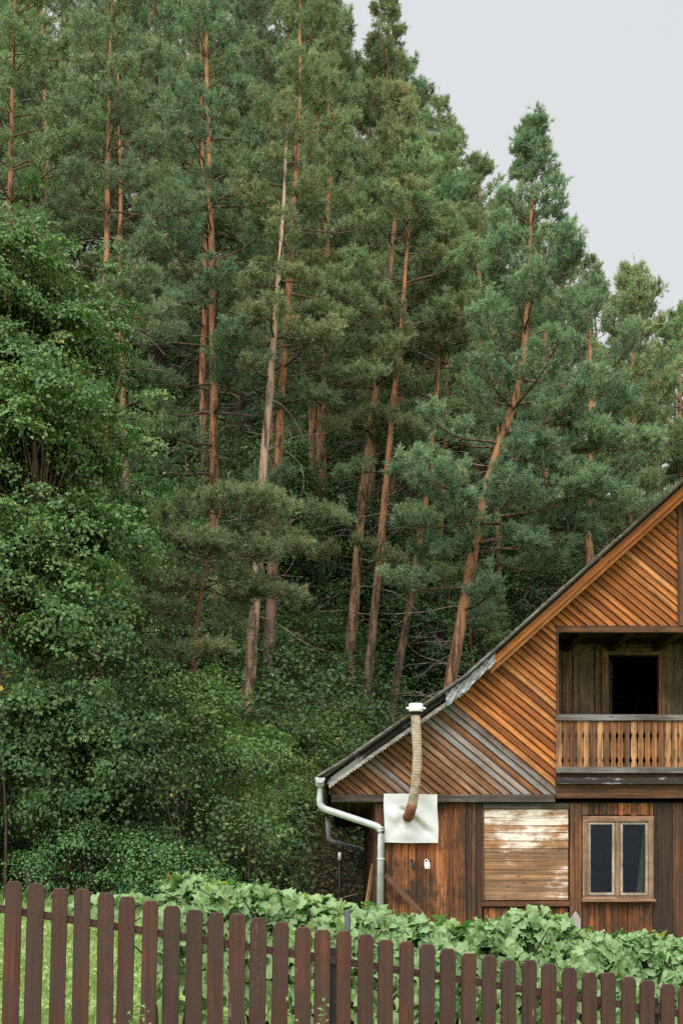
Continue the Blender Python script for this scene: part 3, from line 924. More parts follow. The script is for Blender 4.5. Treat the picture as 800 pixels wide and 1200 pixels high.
# gutter and downpipes
gu_ = Arr()
gy0, gy1 = YV - .02, YB + .55
gX, gZ = HX(375, gy0), HZ(914, gy0)
th = np.linspace(np.pi, 2 * np.pi, 9)
for r_, fl_ in ((.068, 0), (.062, 1)):
    ringp = np.stack([gX + r_ * np.cos(th), np.zeros(9), gZ + r_ * np.sin(th) + .03], -1)
    Vv = np.concatenate([ringp + [0, gy0, 0], ringp + [0, gy1, 0]])
    k = np.arange(8)
    gu_.add(Vv, np.stack([k, k + 1, k + 10, k + 9], -1))
endc = np.stack([gX + .068 * np.cos(th), np.full(9, gy0), gZ + .068 * np.sin(th) + .03], -1)
for yy_ in (gy0, gy1):
    e_ = endc.copy(); e_[:, 1] = yy_
    k = np.arange(1, 8); gu_.add(e_, None, np.stack([np.zeros(7, int), k, k + 1], -1))
gut = arr_build(gu_, 'gutter', M['zinc'], house)
def pipe_path(pts, n=5, rad=.12):
    """rounded corners"""
    pts = [np.array(p_, float) for p_ in pts]
    o_ = [pts[0]]
    for k in range(1, len(pts) - 1):
        a = pts[k] + nrm(pts[k - 1] - pts[k]) * rad; b = pts[k] + nrm(pts[k + 1] - pts[k]) * rad
        for q in np.linspace(0, 1, n):
            o_.append((1 - q) ** 2 * a + 2 * q * (1 - q) * pts[k] + q * q * b)
    o_.append(pts[-1]); return o_
dp = Arr()
y_ = 19.72
tube(dp, pipe_path([P(375, 913, y_), P(374.5, 946, y_), P(446.5, 970, 19.80), P(445, 1075, 19.80)], 5, .09), .049, 12, True)
tube(dp, [P(375, 911, y_), P(375, 922, y_)], .066, 12, True)
for py_ in (1006, 969):
    tube(dp, [P(446, py_, 19.8), P(446, py_ + 1.6, 19.8)], .058, 12, True)
arr_build(dp, 'downpipe', M['zinc'], gut)
dp = Arr(); y_ = YB + .35
xg = gX
tube(dp, pipe_path([(xg, y_, gZ), (xg + .02, y_, HZ(985, y_)), (HX(428, y_), y_, HZ(997, y_)), (HX(428, y_), y_, .8)], 5, .09), .05, 10, True)
arr_build(dp, 'downpipe', M['zinc'], gut)

# ------------------------------------------------------------------ things fixed to the house front
sh = thing('metal_sheet', 'square of creased pale metal sheet nailed to the wall under the flue', 'metal sheet', P(481, 988, 19.92))
a_ = Arr(); n_ = 24
gu, gv_ = np.meshgrid(np.linspace(0, 1, n_), np.linspace(0, 1, n_), indexing='ij')
c0, c1, c2, c3 = P(449.5, 930, 19.84), P(512, 931, 19.84), P(513, 988, 19.9), P(450, 987.5, 19.9)
Vv = (c0 * ((1 - gu) * (1 - gv_))[..., None] + c1 * (gu * (1 - gv_))[..., None] + c2 * (gu * gv_)[..., None] + c3 * ((1 - gu) * gv_)[..., None])
h_ = np.zeros_like(gu)
for k in range(16):
    cx_, cy_ = rng.random(2); an = rng.random() * np.pi
    dd = (gu - cx_) * np.cos(an) + (gv_ - cy_) * np.sin(an)
    h_ += rng.uniform(-.35, .35) * np.abs(dd) * np.exp(-(((gu - cx_) ** 2 + (gv_ - cy_) ** 2) / .12))
h_ += -.16 * np.exp(-((gu - gv_ - .05) ** 2) / .004) * (gv_ > .3) * .3
Vv[..., 1] -= .03 + h_ * 1.1 * np.clip(9 * gu * (1 - gu) * gv_ * (1 - gv_) * 2, .12, 1)
Vv[..., 0] += .005 * np.sin(gv_ * 7 + gu * 3) * (gu - .5) * 2
Vv[..., 2] += .005 * np.sin(gu * 8 + 1) * (gv_ - .5)
Vv = Vv.reshape(-1, 3)
ii = (np.arange(n_ - 1)[:, None] * n_ + np.arange(n_ - 1)[None]).ravel()
Qf = np.stack([ii, ii + n_, ii + n_ + 1, ii + 1], -1)
a_.add(Vv, Qf); a_.add(Vv + [0, .004, 0], Qf[:, ::-1])
arr_build(a_, 'sheet', M['sheet'], sh)

fp = thing('stove_flue', 'bent ribbed stove flue with white cap rising past the eave', 'flue', P(478, 957, 19.8))
a_ = Arr()
ctrl = [P(482.5, 946, 19.60), P(486, 925, 19.5), P(489, 890, 19.42), P(487.5, 855, 19.38), P(486.5, 834, 19.36)]
t_ = np.linspace(0, 4, 330)
pp = np.stack([np.interp(t_, np.arange(5), [c[k] for c in ctrl]) for k in range(3)], -1)
kern = np.ones(51) / 51
pad = np.pad(pp, ((25, 25), (0, 0)), mode='reflect', reflect_type='odd')
pp = np.stack([np.convolve(pad[:, k], kern, 'valid') for k in range(3)], -1)
rad_ = .066 + .0012 * np.sin(t_ * 62) + .002 * np.sin(t_ * 5)
tube(a_, pp, rad_, 14)
arr_build(a_, 'pipe', M['flex'], fp)
a_ = Arr(); tube(a_, pipe_path([P(477, 957, 19.93), P(478.5, 957.5, 19.62), pp[12]], 7, .09), .072, 14, True)
arr_build(a_, 'elbow', M['rust'], fp)
a_ = Arr()
c_ = P(487, 835.5, 19.36)
tube(a_, [c_ + [0, 0, -.03], c_ + [0, 0, .01], c_ + [0, 0, .012]], [.074, .074, .09], 16, True)
arr_build(a_, 'collar', M['black'], fp)
a_ = Arr()
tube(a_, [c_ + [0, 0, .012], c_ + [0, 0, .03], c_ + [0, 0, .105], c_ + [0, 0, .125], c_ + [0, 0, .128]], [.085, .098, .098, .09, .05], 20, True)
for s_ in (-1, 1):
    tube(a_, [c_ + [s_ * .09, 0, .062], c_ + [s_ * .13, 0, .062]], [.016, .014], 8, True)
arr_build(a_, 'cap', M['white'], fp)

cup = thing('enamel_mug', 'small white enamel mug hanging on the brown boards', 'mug', P(500.5, 1019, 19.9))
a_ = Arr(); y_ = 19.88
b0 = P(500.5, 1018.5, y_)
tube(a_, [b0, b0 + [0, 0, .005], b0 + [-.004, 0, .07], b0 + [-.012, 0, .10]], [.035, .044, .042, .033], 14, True)
arr_build(a_, 'mug_body', M['white'], cup)
a_ = Arr()
ths = np.linspace(-.3, 3.4, 12)
tube(a_, [b0 + [-.012 + .028 * math.cos(q), 0, .10 + .035 * math.sin(q)] for q in ths], .006, 6, True)
arr_build(a_, 'handle', M['white'], cup)
hk = thing('iron_hook', 'dark iron hook on the wall boards left of the white mug', 'hook', P(483.5, 1019, 19.93))
a_ = Arr()
tube(a_, pipe_path([P(482, 1008, 19.96), P(484, 1011, 19.88), P(484, 1018, 19.88), P(486, 1019, 19.86)], 5, .02), [.02] * 3 + [.026] * 6 + [.012] * 3, 8, True)
arr_build(a_, 'hook', M['black'], hk)
lb = thing('leaning_board', 'old dark brown board leaning slantwise against the house wall', 'board', P(492, 1075, 19.7))
m_ = MB(); m_.obox(P(451, 1025, 19.86), P(503, 1080, 19.70), .085, .03, (0, -1, .1), p=.9, g=.15); m_.build('board', M['darkwall'], lb)
lb2 = thing('leaning_board', 'thin brown lath leaning on the shaded side wall by the downpipe', 'board', P(431, 1060, 20.6))
m_ = MB(); m_.obox(P(437, 1012, 20.7), P(429, 1062, 20.5), .06, .03, (-1, -.6, 0), p=1., g=.0); m_.build('lath', M['baluster'], lb2)

# ------------------------------------------------------------------ picket fence
f0 = np.array([HX(17, 7.5), 7.5]); f1 = np.array([HX(781, 8.2), 8.2])
ztop0, ztop1 = EYE - (1031 - HY) * 7.5 / F, HZ(1152, 8.2)
fdir = (f1 - f0) / 31
fl_ = np.linalg.norm(f1 - f0)
fx = np.array([fdir[0], fdir[1], (ztop1 - ztop0) / 31])
ax = np.array([fdir[0], fdir[1], 0]); ax /= np.linalg.norm(ax)
nrm_f = np.array([ax[1], -ax[0], 0])       # towards the camera
fence = thing('picket_fence', 'dark reddish brown wooden picket fence across the foreground', 'fence', (f0[0] + fdir[0] * 15, f0[1] + fdir[1] * 15, float(ground(0, 7.85)) - .05))
tops = {}
for k in range(-14, 45):
    rr = random.Random(100 + k)
    c = np.array([f0[0] + fdir[0] * k, f0[1] + fdir[1] * k, ztop0 + (ztop1 - ztop0) / 31 * k])
    c[2] += rr.uniform(-.010, .009); c[:2] += ax[:2] * rr.uniform(-.006, .006)
    L = 1.12; hw = .0430 + rr.uniform(-.002, .002)
    lean = (.024 if k < 3 else .016 if k < 18 else .008) + rr.uniform(-.01, .008)
    up = nrm(np.array([ax[0] * lean, ax[1] * lean, 1.])); side = ax
    ch, ct = hw * rr.uniform(.30, .42), .026 * rr.uniform(.8, 1.2)
    sec = [(-hw, -L), (hw, -L), (hw, -ct), (hw - ch, 0), (-hw + ch, 0), (-hw, -ct)]
    m_ = MB(); p = rr.random(); ou = rr.random() * 30
    be = .003
    def pt(a, b, d): return c + side * a + up * b + nrm_f * d
    ins = [(a * (1 - be / hw), b - (be if b > -.01 else 0.)) for a, b in sec]
    Fr = [pt(a, b, .011) for a, b in ins]; Md = [pt(a, b, .006) for a, b in sec]; Bk = [pt(a, b, -.011) for a, b in sec]
    uv = [(b + ou, a) for a, b in sec]
    gv = rr.choice([0, 0, .05, .12, .2])
    m_.face(Fr, uv, p, gv); m_.face(Bk[::-1], uv[::-1], p, gv)
    for q in range(6):
        j = (q + 1) % 6
        m_.face([Md[q], Md[j], Fr[j], Fr[q]], [uv[q], uv[j], uv[j], uv[q]], p, gv)
        m_.face([Bk[q], Bk[j], Md[j], Md[q]], [uv[q], uv[j], uv[j], uv[q]], p, gv)
    for nx in (-.45, .45):                         # nail heads at the rail
        q0 = pt(nx * hw + rr.uniform(-.004, .004), -.165 + rr.uniform(-.012, .012), .0112)
        A = [q0 + side * .0045 * math.cos(t_) + up * .0045 * math.sin(t_) + nrm_f * .0015 for t_ in np.linspace(0, 2 * np.pi, 7)[:-1]]
        m_.prism(A, [a_ - nrm_f * .003 for a_ in A], [(0, 0)] * 6, .0, -1.)
    m_.build('picket', M['picket'], fence)
for drop in (.165, .88):
    m_ = MB()
    a = np.array([*(f0 - fdir * 14.6), ztop0 - fx[2] * 14.6 - drop]) - nrm_f * .027
    b = np.array([*(f0 + fdir * 44.6), ztop0 + fx[2] * 44.6 - drop]) - nrm_f * .027
    m_.obox(a, b, .042, .03, nrm_f, p=.2, g=.1)
    m_.build('rail', M['picket'], fence)
for k in (-3.4, 14.5, 30.5):
    m_ = MB(); c = np.array([*(f0 + fdir * k), ztop0 + fx[2] * k]) - nrm_f * .075
    m_.box(c[0] - .03, c[0] + .03, c[1] - .03, c[1] + .03, c[2] - 1.3, c[2] - (.10 if k > 0 else .08), along='z', p=.3)
    m_.build('post', M['black'], fence)

# ------------------------------------------------------------------ foliage builders
def cloud_leaves(pos, nor, size, tint, asp=.62, fold=.25, rngl=rng, droop=None):
    """kite-shaped leaves with a fold along the midrib; returns V, T(tri), tint per face"""
    n = len(pos)
    nor = nrm(nor)
    r_ = rngl.standard_normal((n, 3))
    if droop is not None: r_ = r_ * .6 + droop
    t = nrm(r_ - nor * (r_ * nor).sum(1, keepdims=True))
    s_ = np.cross(nor, t)
    L = size[:, None]
    base = pos - t * L * .5
    tip = pos + t * L * .5 - nor * L * .10
    lft = pos + s_ * L * asp * .5 + nor * L * fold * .5 - t * L * .05
    rgt = pos - s_ * L * asp * .5 + nor * L * fold * .5 - t * L * .05
    V = np.stack([base, rgt, tip, lft], 1).reshape(-1, 3)
    k = np.arange(n) * 4
    T = np.stack([np.stack([k, k + 1, k + 2], -1), np.stack([k, k + 2, k + 3], -1)], 1).reshape(-1, 3)
    return V, T, np.repeat(tint, 2)

def needles(pos, dr_, ln, tint, K, rl, nl=.12, w=.017):
    """bottle-brush shoots: K needles round each shoot"""
    n = len(pos)
    d = nrm(dr_)
    ref = nrm(rl.standard_normal((n, 3)))
    a = nrm(np.cross(d, ref)); b = np.cross(d, a)
    t = rl.random((n, K)) ** .8
    ph = rl.random((n, K)) * 2 * np.pi
    ang = R(78) - R(52) * t + R(14) * rl.standard_normal((n, K))
    L = nl * (.7 + .5 * rl.random((n, K)))
    root = pos[:, None] + d[:, None] * (ln[:, None] * t)[..., None]
    radial = a[:, None] * np.cos(ph)[..., None] + b[:, None] * np.sin(ph)[..., None]
    nd = d[:, None] * np.cos(ang)[..., None] + radial * np.sin(ang)[..., None]
    tip = root + nd * L[..., None]
    tang = d[:, None] * -np.sin(ph)[..., None] * 0 + np.cross(nd, nrm(rl.standard_normal((n, K, 3))))
    tang = nrm(tang) * (w * .5)
    V = np.stack([root + tang, root - tang, tip], 2).reshape(-1, 3)
    T = np.arange(n * K * 3).reshape(-1, 3)
    ti = np.clip(tint[:, None] + .10 * rl.standard_normal((n, K)), 0, 1).ravel()
    return V, T, ti

def pine_meshes(path, r0, cb, Rc, seed, dens=1., K=17, dead=24, pad=1., topthin=.2, brown=.025, nl=.115, low_droop=0., tpow=.66, bias=0., boughs=(), tip=.60):
    """path: trunk polyline local (m,3) from base to top; cb: crown start fraction of path length;
       returns wood mesh, needle mesh"""
    rl = np.random.default_rng(seed); rd = random.Random(seed)
    path = np.asarray(path, float)
    seg = np.linalg.norm(np.diff(path, axis=0), axis=1); cum = np.concatenate([[0], np.cumsum(seg)]); H = cum[-1]
    def at(s_):
        return np.array([np.interp(s_, cum, path[:, k]) for k in range(3)])
    W = Arr(); LW = Arr(); SW = Arr()
    ss = np.linspace(0, H, 26)
    tp = np.array([at(s_) for s_ in ss])
    # soften the polyline
    for _ in range(2):
        tp[1:-1] = (tp[:-2] + 2 * tp[1:-1] + tp[2:]) / 4
    tp[1:-1, :2] += rl.standard_normal((24, 2)) * r0 * .06
    fr = ss / H
    rad = r0 * (1 - fr) ** .8 * (1 + .35 * np.exp(-fr * 25)) + .012
    tube(W, tp, rad, 10)
    def axis(s_):
        return np.array([np.interp(s_, ss, tp[:, k]) for k in range(3)])
    def rad_at(s_): return np.interp(s_, ss, rad)
    TP, TD, TL, TT = [], [], [], []
    def limb(pts, L, at_s, padk):
        n_ = len(pts) - 1
        br = min(rad_at(at_s) * .42, .012 + .016 * L)
        tube(LW, pts, np.linspace(br, .006, n_ + 1), 5)
        tint0 = rd.random() * .5 + .18
        # side branches carrying the shoots
        ns = max(4, int(6.6 * L * padk))
        for k in range(ns):
            t = .36 + .64 * (k + rd.random()) / ns if L > .7 else .2 + .8 * (k + rd.random()) / ns
            i0 = min(int(t * n_), n_ - 1); f_ = t * n_ - i0
            o_ = pts[i0] * (1 - f_) + pts[i0 + 1] * f_
            dv = nrm(pts[i0 + 1] - pts[i0])
            sd = 1 if k % 2 else -1
            lat = nrm(np.cross(dv, [0, 0, 1.])) * sd
            sl = (.25 + .34 * L * (1.15 - t)) * rd.uniform(.6, 1.15)
            sdv = nrm(dv * .75 + lat * rd.uniform(.5, 1.) + np.array([0, 0, rd.uniform(.05, .45)]))
            e_ = o_ + sdv * sl + np.array([0, 0, .12 * sl])
            tube(LW, [o_, (o_ + e_) / 2 + rl.standard_normal(3) * .03, e_], [.009, .007, .004], 3)
            nt = max(2, int(sl * 4.2))
            for j in range(nt):
                u = .3 + .7 * (j + rd.uniform(.4, 1.)) / nt
                b_ = o_ + (e_ - o_) * u + rl.standard_normal(3) * .05
                tv = tint0 + rd.uniform(-.18, .18)
                if rd.random() < brown: tv = rd.uniform(.9, 1.)
                for _q in range(6):
                    TP.append(b_ + rl.standard_normal(3) * .03); TD.append(sdv * .5 + rl.standard_normal(3) * .62 + np.array([0, 0, .62]))
                    TL.append(rd.uniform(.08, .19)); TT.append(tv + rd.uniform(-.05, .05))
        for j in range(3):
            TP.append(pts[-1] + rl.standard_normal(3) * .05); TD.append(nrm(pts[-1] - pts[-2]) + [0, 0, .6] + rl.standard_normal(3) * .3)
            TL.append(.22); TT.append(tint0)
    s_ = cb * H
    az = rd.random() * 6.28
    while s_ < H - .15:
        h = (s_ - cb * H) / (H * (1 - cb))
        prof = max(topthin * .6, (min(1, .62 + 1.5 * h)) * (1 - h) ** tpow)
        nl_ = rd.choice([3, 4, 4, 5]) if h > .1 else rd.choice([1, 2, 3])
        nl_ = max(1, int(round(nl_ * dens)))
        for q in range(nl_):
            az += 2.4 + rd.uniform(-.5, .5)
            L = Rc * prof * rd.uniform(.5, 1.12)
            L *= 1 + bias * math.cos(az) if bias else 1.
            L = max(.16, min(L, .08 + tip * (H - s_)))
            e0 = R(8 + 42 * h ** 1.5 + rd.uniform(-12, 12) - 22 * low_droop * (1 - h))
            sag = (1 - h) * (.26 + .25 * low_droop) * rd.uniform(.4, 1.2); lift = .30 * rd.uniform(.5, 1.4)
            n_ = 7; pts = [axis(s_ + rd.uniform(-.1, .1))]; ca, sa = math.cos(az), math.sin(az); wob = rd.uniform(-.3, .3)
            for k in range(1, n_ + 1):
                t = k / n_
                el = e0 - sag * math.sin(math.pi * min(1, t * 1.25)) * 1.3 + lift * max(0, t - .5) * 2.2
                a2 = az + wob * t + rd.uniform(-.12, .12)
                pts.append(pts[-1] + np.array([math.cos(a2) * math.cos(el), math.sin(a2) * math.cos(el), math.sin(el)]) * L / n_)
            pts = np.array(pts)
            limb(pts, L, s_, pad)
        s_ += (.50 + .46 * (1 - h)) * rd.uniform(.55, 1.45)
    for (ex, ey, ez) in boughs:           # single boughs standing out of the crown
        e_ = np.array([ex, ey, ez])
        d_h = abs(np.interp(ez, tp[:, 2], ss) - 0)
        a_s = float(np.clip(d_h + rd.uniform(-.1, .35) * np.linalg.norm(e_[:2] - axis(d_h)[:2]), .05 * H, .97 * H))
        p0 = axis(a_s); L = np.linalg.norm(e_ - p0)
        mid = (p0 + e_) / 2 + np.array([0, 0, rd.uniform(-.04, .16) * L]) + rl.standard_normal(3) * .06 * L
        limb(np.array([(1 - q) ** 2 * p0 + 2 * q * (1 - q) * mid + q * q * e_ for q in np.linspace(0, 1, 8)]), L, a_s, pad * 1.5)
    TP.append(axis(H)); TD.append([0, 0, 1]); TL.append(.35); TT.append(.5)
    # dead snags on the bare bole
    for k in range(dead):
        s_ = H * rd.uniform(.16, min(.92, cb + .22)); az2 = rd.random() * 6.28
        L = rd.uniform(.5, 1.0) * (2.4 if rd.random() < .5 else 1.1)
        pts = [axis(s_)]
        el = rd.uniform(-.25, .3); a2 = az2
        for q in range(5):
            el += rd.uniform(-.28, .2); a2 += rd.uniform(-.3, .3)
            pts.append(pts[-1] + np.array([math.cos(a2) * math.cos(el), math.sin(a2) * math.cos(el), math.sin(el)]) * L / 5)
        tube(SW, pts, np.linspace(.017, .005, 6), 4)
        for q in range(rd.choice([1, 2, 3])):
            o_ = pts[rd.choice([2, 3, 4])]
            dv = nrm(pts[-1] - pts[0]) + rl.standard_normal(3) * .55
            tube(SW, [o_, o_ + dv * .2, o_ + dv * .38 + rl.standard_normal(3) * .06], [.008, .006, .003], 3)
    nq = sum(len(q) for q in W.q)
    k0 = W.n; W.v += LW.v; W.q += [q + k0 for q in LW.q]; W.n += LW.n
    nq2 = sum(len(q) for q in W.q)
    k0 = W.n; W.v += SW.v; W.q += [q + k0 for q in SW.q]; W.n += SW.n
    wm = W.mesh('pine_wood', True)
    mi = np.full(sum(len(q) for q in W.q), 2, np.int32); mi[:nq2] = 1; mi[:nq] = 0
    wm.polygons.foreach_set('material_index', mi)
    V, T, ti = needles(np.array(TP), np.array(TD), np.array(TL), np.array(TT), K, rl, nl)
    nm = arrays_mesh('pine_needles', V, [T], {'tint': ti})
    return wm, nm

def add_mat(me, m):
    if not me.materials: me.materials.append(m)

def pine_thing(label, path_px, d, r0, crown_py, Rc, seed, group, mat='needle', bk='bark', ddepth=0., boughs=(), **kw):
    rb = random.Random(seed)
    pts = []
    for (px, py) in path_px:
        pts.append(P(px, py, d))
    pts = np.array(pts)
    zg = float(ground(pts[0, 0], d)) - .1
    base = np.array([pts[0, 0], d, zg])
    if pts[0, 2] > zg + .3:
        pts = np.concatenate([[[pts[0, 0] - (pts[1, 0] - pts[0, 0]) * .15, d, zg]], pts]); base = pts[0].copy()
    else:
        pts[0] = base
    pts[:, 1] += ddepth * (np.linspace(0, 1, len(pts)))
    seg = np.linalg.norm(np.diff(pts, axis=0), axis=1); tot = seg.sum()
    zc = HZ(crown_py, d)
    cb = np.clip((zc - base[2]) / (pts[-1, 2] - base[2]), .05, .9)
    bo = [P(a, b_, d - rb.uniform(.3, 1.5)) - base for a, b_ in boughs]
    wm, nm = pine_meshes(pts - base, r0, cb, Rc, seed, boughs=bo, **kw)
    t = thing('pine_tree', label, 'tree', base, group)
    link('trunk', wm, M[bk], t); wm.materials.append(M['limb']); wm.materials.append(M['twig']); link('crown', nm, M[mat], t)
    return t

def solve_d(px, py, lo=25.5, hi=60):
    best = lo
    for d in np.arange(lo, hi, .1):
        z = float(ground((px - CX) * d / F, d))
        if HY - (z - EYE) * F / d <= py: return float(d)
    return hi

FP = 'pines along the front of the forest'
pine_thing('slim straight pine trunk at the left edge behind the maple', [(2, 880), (8, 440), (14, 150), (20, -70)], 31, .13, 330, 2.8, 1, FP)
pine_thing('straight orange pine rising behind the leafy maple crown', [(112, 860), (118, 690), (124, 420), (126, 170), (134, -60)], 30.5, .115, 470, 2.9, 2, FP, mat='needle_blue', dens=.9)
pine_thing('straight orange-brown pine between the maple and the pale pine', [(250, 800), (251, 470), (246, 200), (240, -30), (238, -110)], 35, .13, 560, 3.2, 3, FP, mat='needle_blue', dens=.9)
dA = solve_d(288, 838)
pine_thing('pale-barked pine with a long bare trunk leaning right, nearest of the pines', [(288, 838), (300, 700), (312, 500), (324, 360), (332, 250), (338, 120)], dA, .14, 440, 1.9, 4, FP, mat='needle_pale', bk='bark_pale', dens=.6, boughs=((288, 335), (366, 330), (340, 322), (385, 398), (350, 392), (290, 372), (262, 700)))
pine_thing('tall orange pine close behind the pale bare trunk', [(314, 822), (324, 560), (340, 320), (350, 150), (354, -60)], dA + 1.6, .145, 430, 3.2, 5, FP, mat='needle', dens=.85, boughs=((425, 358), (400, 372), (440, 440), (395, 610), (380, 470)))
dB = solve_d(408, 802)
pine_thing('bright orange pine leaning right above the eave, front of a close trio', [(408, 802), (424, 580), (447, 410), (462, 270), (472, 100)], dB, .14, 500, 2.9, 6, FP, mat='needle_pale', bk='bark_lit', dead=44, dens=.9, boughs=((392, 505), (492, 505), (452, 488), (430, 500), (372, 652), (466, 658), (430, 640), (470, 400)))
pine_thing('slender brown pine just right of the bright orange trunk', [(428, 828), (446, 640), (462, 460), (472, 360), (486, 170)], dB - .8, .115, 430, 2.8, 7, FP, dead=44, dens=1., boughs=((400, 560), (510, 540), (505, 610)))
pine_thing('slender leaning pine whose trunk meets the roof by the flue cap', [(458, 840), (482, 690), (503, 560), (514, 430), (520, 250)], solve_d(458, 840) - .6, .11, 520, 2.8, 8, FP, dead=40, boughs=((466, 682), (542, 676), (505, 668), (545, 600)))
pine_thing('big bent pine with bluish boughs standing over the roof', [(522, 830), (552, 660), (574, 550), (586, 503), (611, 466), (620, 330), (623, 230), (625, 150)], 33.5, .17, 720, 4.0, 9, FP, mat='needle_blue', K=20, dead=36, pad=1.15, dens=1.2, bias=.28, tip=.36, boughs=((700, 505), (765, 525), (735, 590), (640, 520), (690, 625), (540, 590), (625, 640), (735, 470), (665, 560), (520, 650), (600, 560)))
pine_thing('low shaggy pine with drooping brownish boughs beside the pale trunk', [(232, 870), (226, 780), (236, 690), (250, 620), (268, 575)], 28.0, .085, 720, 2.6, 10, FP, mat='needle', brown=.07, low_droop=.8, dead=22, K=18, dens=1.2, boughs=((160, 640), (190, 605), (330, 598), (352, 640), (300, 585), (165, 715), (250, 765), (125, 742), (340, 705), (290, 690), (205, 690), (225, 640), (320, 650), (275, 740), (200, 770)))
SK = 'pines on the skyline'
pine_thing('tall pine whose spire makes the highest point of the skyline', [(425, 700), (445, 300), (453, 60), (456, 2)], 43, .2, 520, 3.2, 11, SK)
pine_thing('narrow pine top on the skyline left of the bent pine', [(556, 640), (560, 400), (562, 188)], 45, .17, 540, 2.9, 12, SK)
pine_thing('light sparse pine top on the skyline right of the bent pine', [(738, 640), (741, 480), (742, 312)], 42, .13, 640, 2.9, 13, SK, mat='needle_pale', dens=1.2)
pine_thing('pine top at the right edge of the skyline above the ridge', [(792, 640), (796, 500), (798, 362)], 44, .15, 590, 2.8, 14, SK)
pine_thing('rounded green pine between the bent pine and the right skyline', [(690, 660), (692, 480), (690, 330)], 40, .15, 640, 2.9, 15, SK, mat='needle_blue')
pine_thing('pine on the sloping skyline just below the highest spire', [(512, 660), (520, 360), (524, 165)], 46, .17, 540, 3.0, 16, SK)
pine_thing('tall pine whose top leaves the frame left of the highest spire', [(372, 700), (384, 300), (388, -10)], 41, .18, 500, 3.2, 17, SK)

# fill: a few kinds of forest pine, copied with their parts
kinds = []
for k in range(9):
    rl = np.random.default_rng(50 + k)
    H = 17.
    xs_ = np.cumsum(rl.normal(0, .13, 7)); ys_ = np.cumsum(rl.normal(0, .13, 7))
    pth = np.stack([xs_ - xs_[0], ys_ - ys_[0], np.linspace(0, H, 7)], -1)
    wm, nm = pine_meshes(pth, .135, [.42, .5, .36, .3, .25, .3, .10, .06, .14][k], [2.9, 2.7, 3.1, 2.9, 3.0, 3.1, 3.2, 3.3, 3.0][k], 70 + k, K=16, dead=26)
    m1, m2 = [('bark', 'needle'), ('bark', 'needle_blue'), ('bark_dark', 'needle'), ('bark', 'needle_pale'), ('bark_dark', 'needle_blue'), ('bark', 'needle'), ('bark', 'needle'), ('bark', 'needle_blue'), ('bark_dark', 'needle')][k]
    add_mat(wm, M[m1]); wm.materials.append(M['limb']); wm.materials.append(M['twig']); add_mat(nm, M[m2])
    kinds.append((wm, nm))
SKX = [-200, 385, 405, 455, 500, 530, 560, 600, 625, 690, 740, 780, 800, 900, 1000]
SKY = [-260, -90, 0, 6, 60, 140, 180, 205, 190, 225, 285, 335, 345, 400, 450]
def fill_tree(px, d, top, k, label, group, rot, name='pine_tree'):
    x = (px - CX) * d / F
    zg = float(ground(x, d)) - .15
    H = HZ(top, d) - zg
    s_ = max(.2, H / 17.)
    t = thing(name, label, 'tree', (x, d, zg), group)
    w_ = min(max(s_, .42), 1.1)
    t.scale = (w_, w_, s_)
    t.rotation_euler = (R(rot % 7 - 3) * .6, R(rot % 5 - 2) * 1.2, R(rot * 37))
    wm, nm = kinds[k]
    for nme, me in (('trunk', wm), ('crown', nm)):
        o_ = bpy.data.objects.new(nme, me); C.objects.link(o_); o_.parent = t; BASE[o_.name] = BASE[t.name]
    return t
rd = random.Random(5)
ROWS = ((41, 45, 70, (0, 1, 2), 'dark pine with a bare trunk deep in the shade behind the front trunks', 'pines in the shade', (60, 190)),
        (46, 51, 50, (3, 4, 5, 2), 'green pine crown filling the middle of the forest', 'pines in the middle of the forest', (20, 110)),
        (52, 61, 48, (5, 6, 8, 4), 'distant pine crown high on the wooded hill', 'pines high on the hill', (20, 110)),
        (63, 76, 52, (6, 7, 8), 'faint pine at the very back of the wooded hill', 'pines at the back of the hill', (30, 120)))
for row, (d0, d1, step, ks, lab, grp, off) in enumerate(ROWS):
    px = -230 + row * 13
    while px < 850:
        if row == 0 and px > 640: break
        q = px + rd.uniform(-14, 14)
        fill_tree(q, rd.uniform(d0, d1), np.interp(q, SKX, SKY) + rd.uniform(*off), rd.choice(ks), lab, grp, rd.randrange(100))
        px += step * rd.uniform(.8, 1.2)
# young pines of the understorey
px = -30
while px < 860:
    d = rd.uniform(43, 56)
    fill_tree(px, d, rd.uniform(450, 600), rd.choice((6, 7, 8)), 'young bushy pine in the shade between the trunks', 'young pines of the understorey', rd.randrange(100), 'young_pine')
    px += rd.uniform(24, 44)
px = 250
while px < 600:
    fill_tree(px, rd.uniform(40, 45), rd.uniform(590, 690), rd.choice((6, 7, 8)), 'young', 'young pines of the understorey', rd.randrange(100), 'young_pine')
    px += rd.uniform(22, 40)

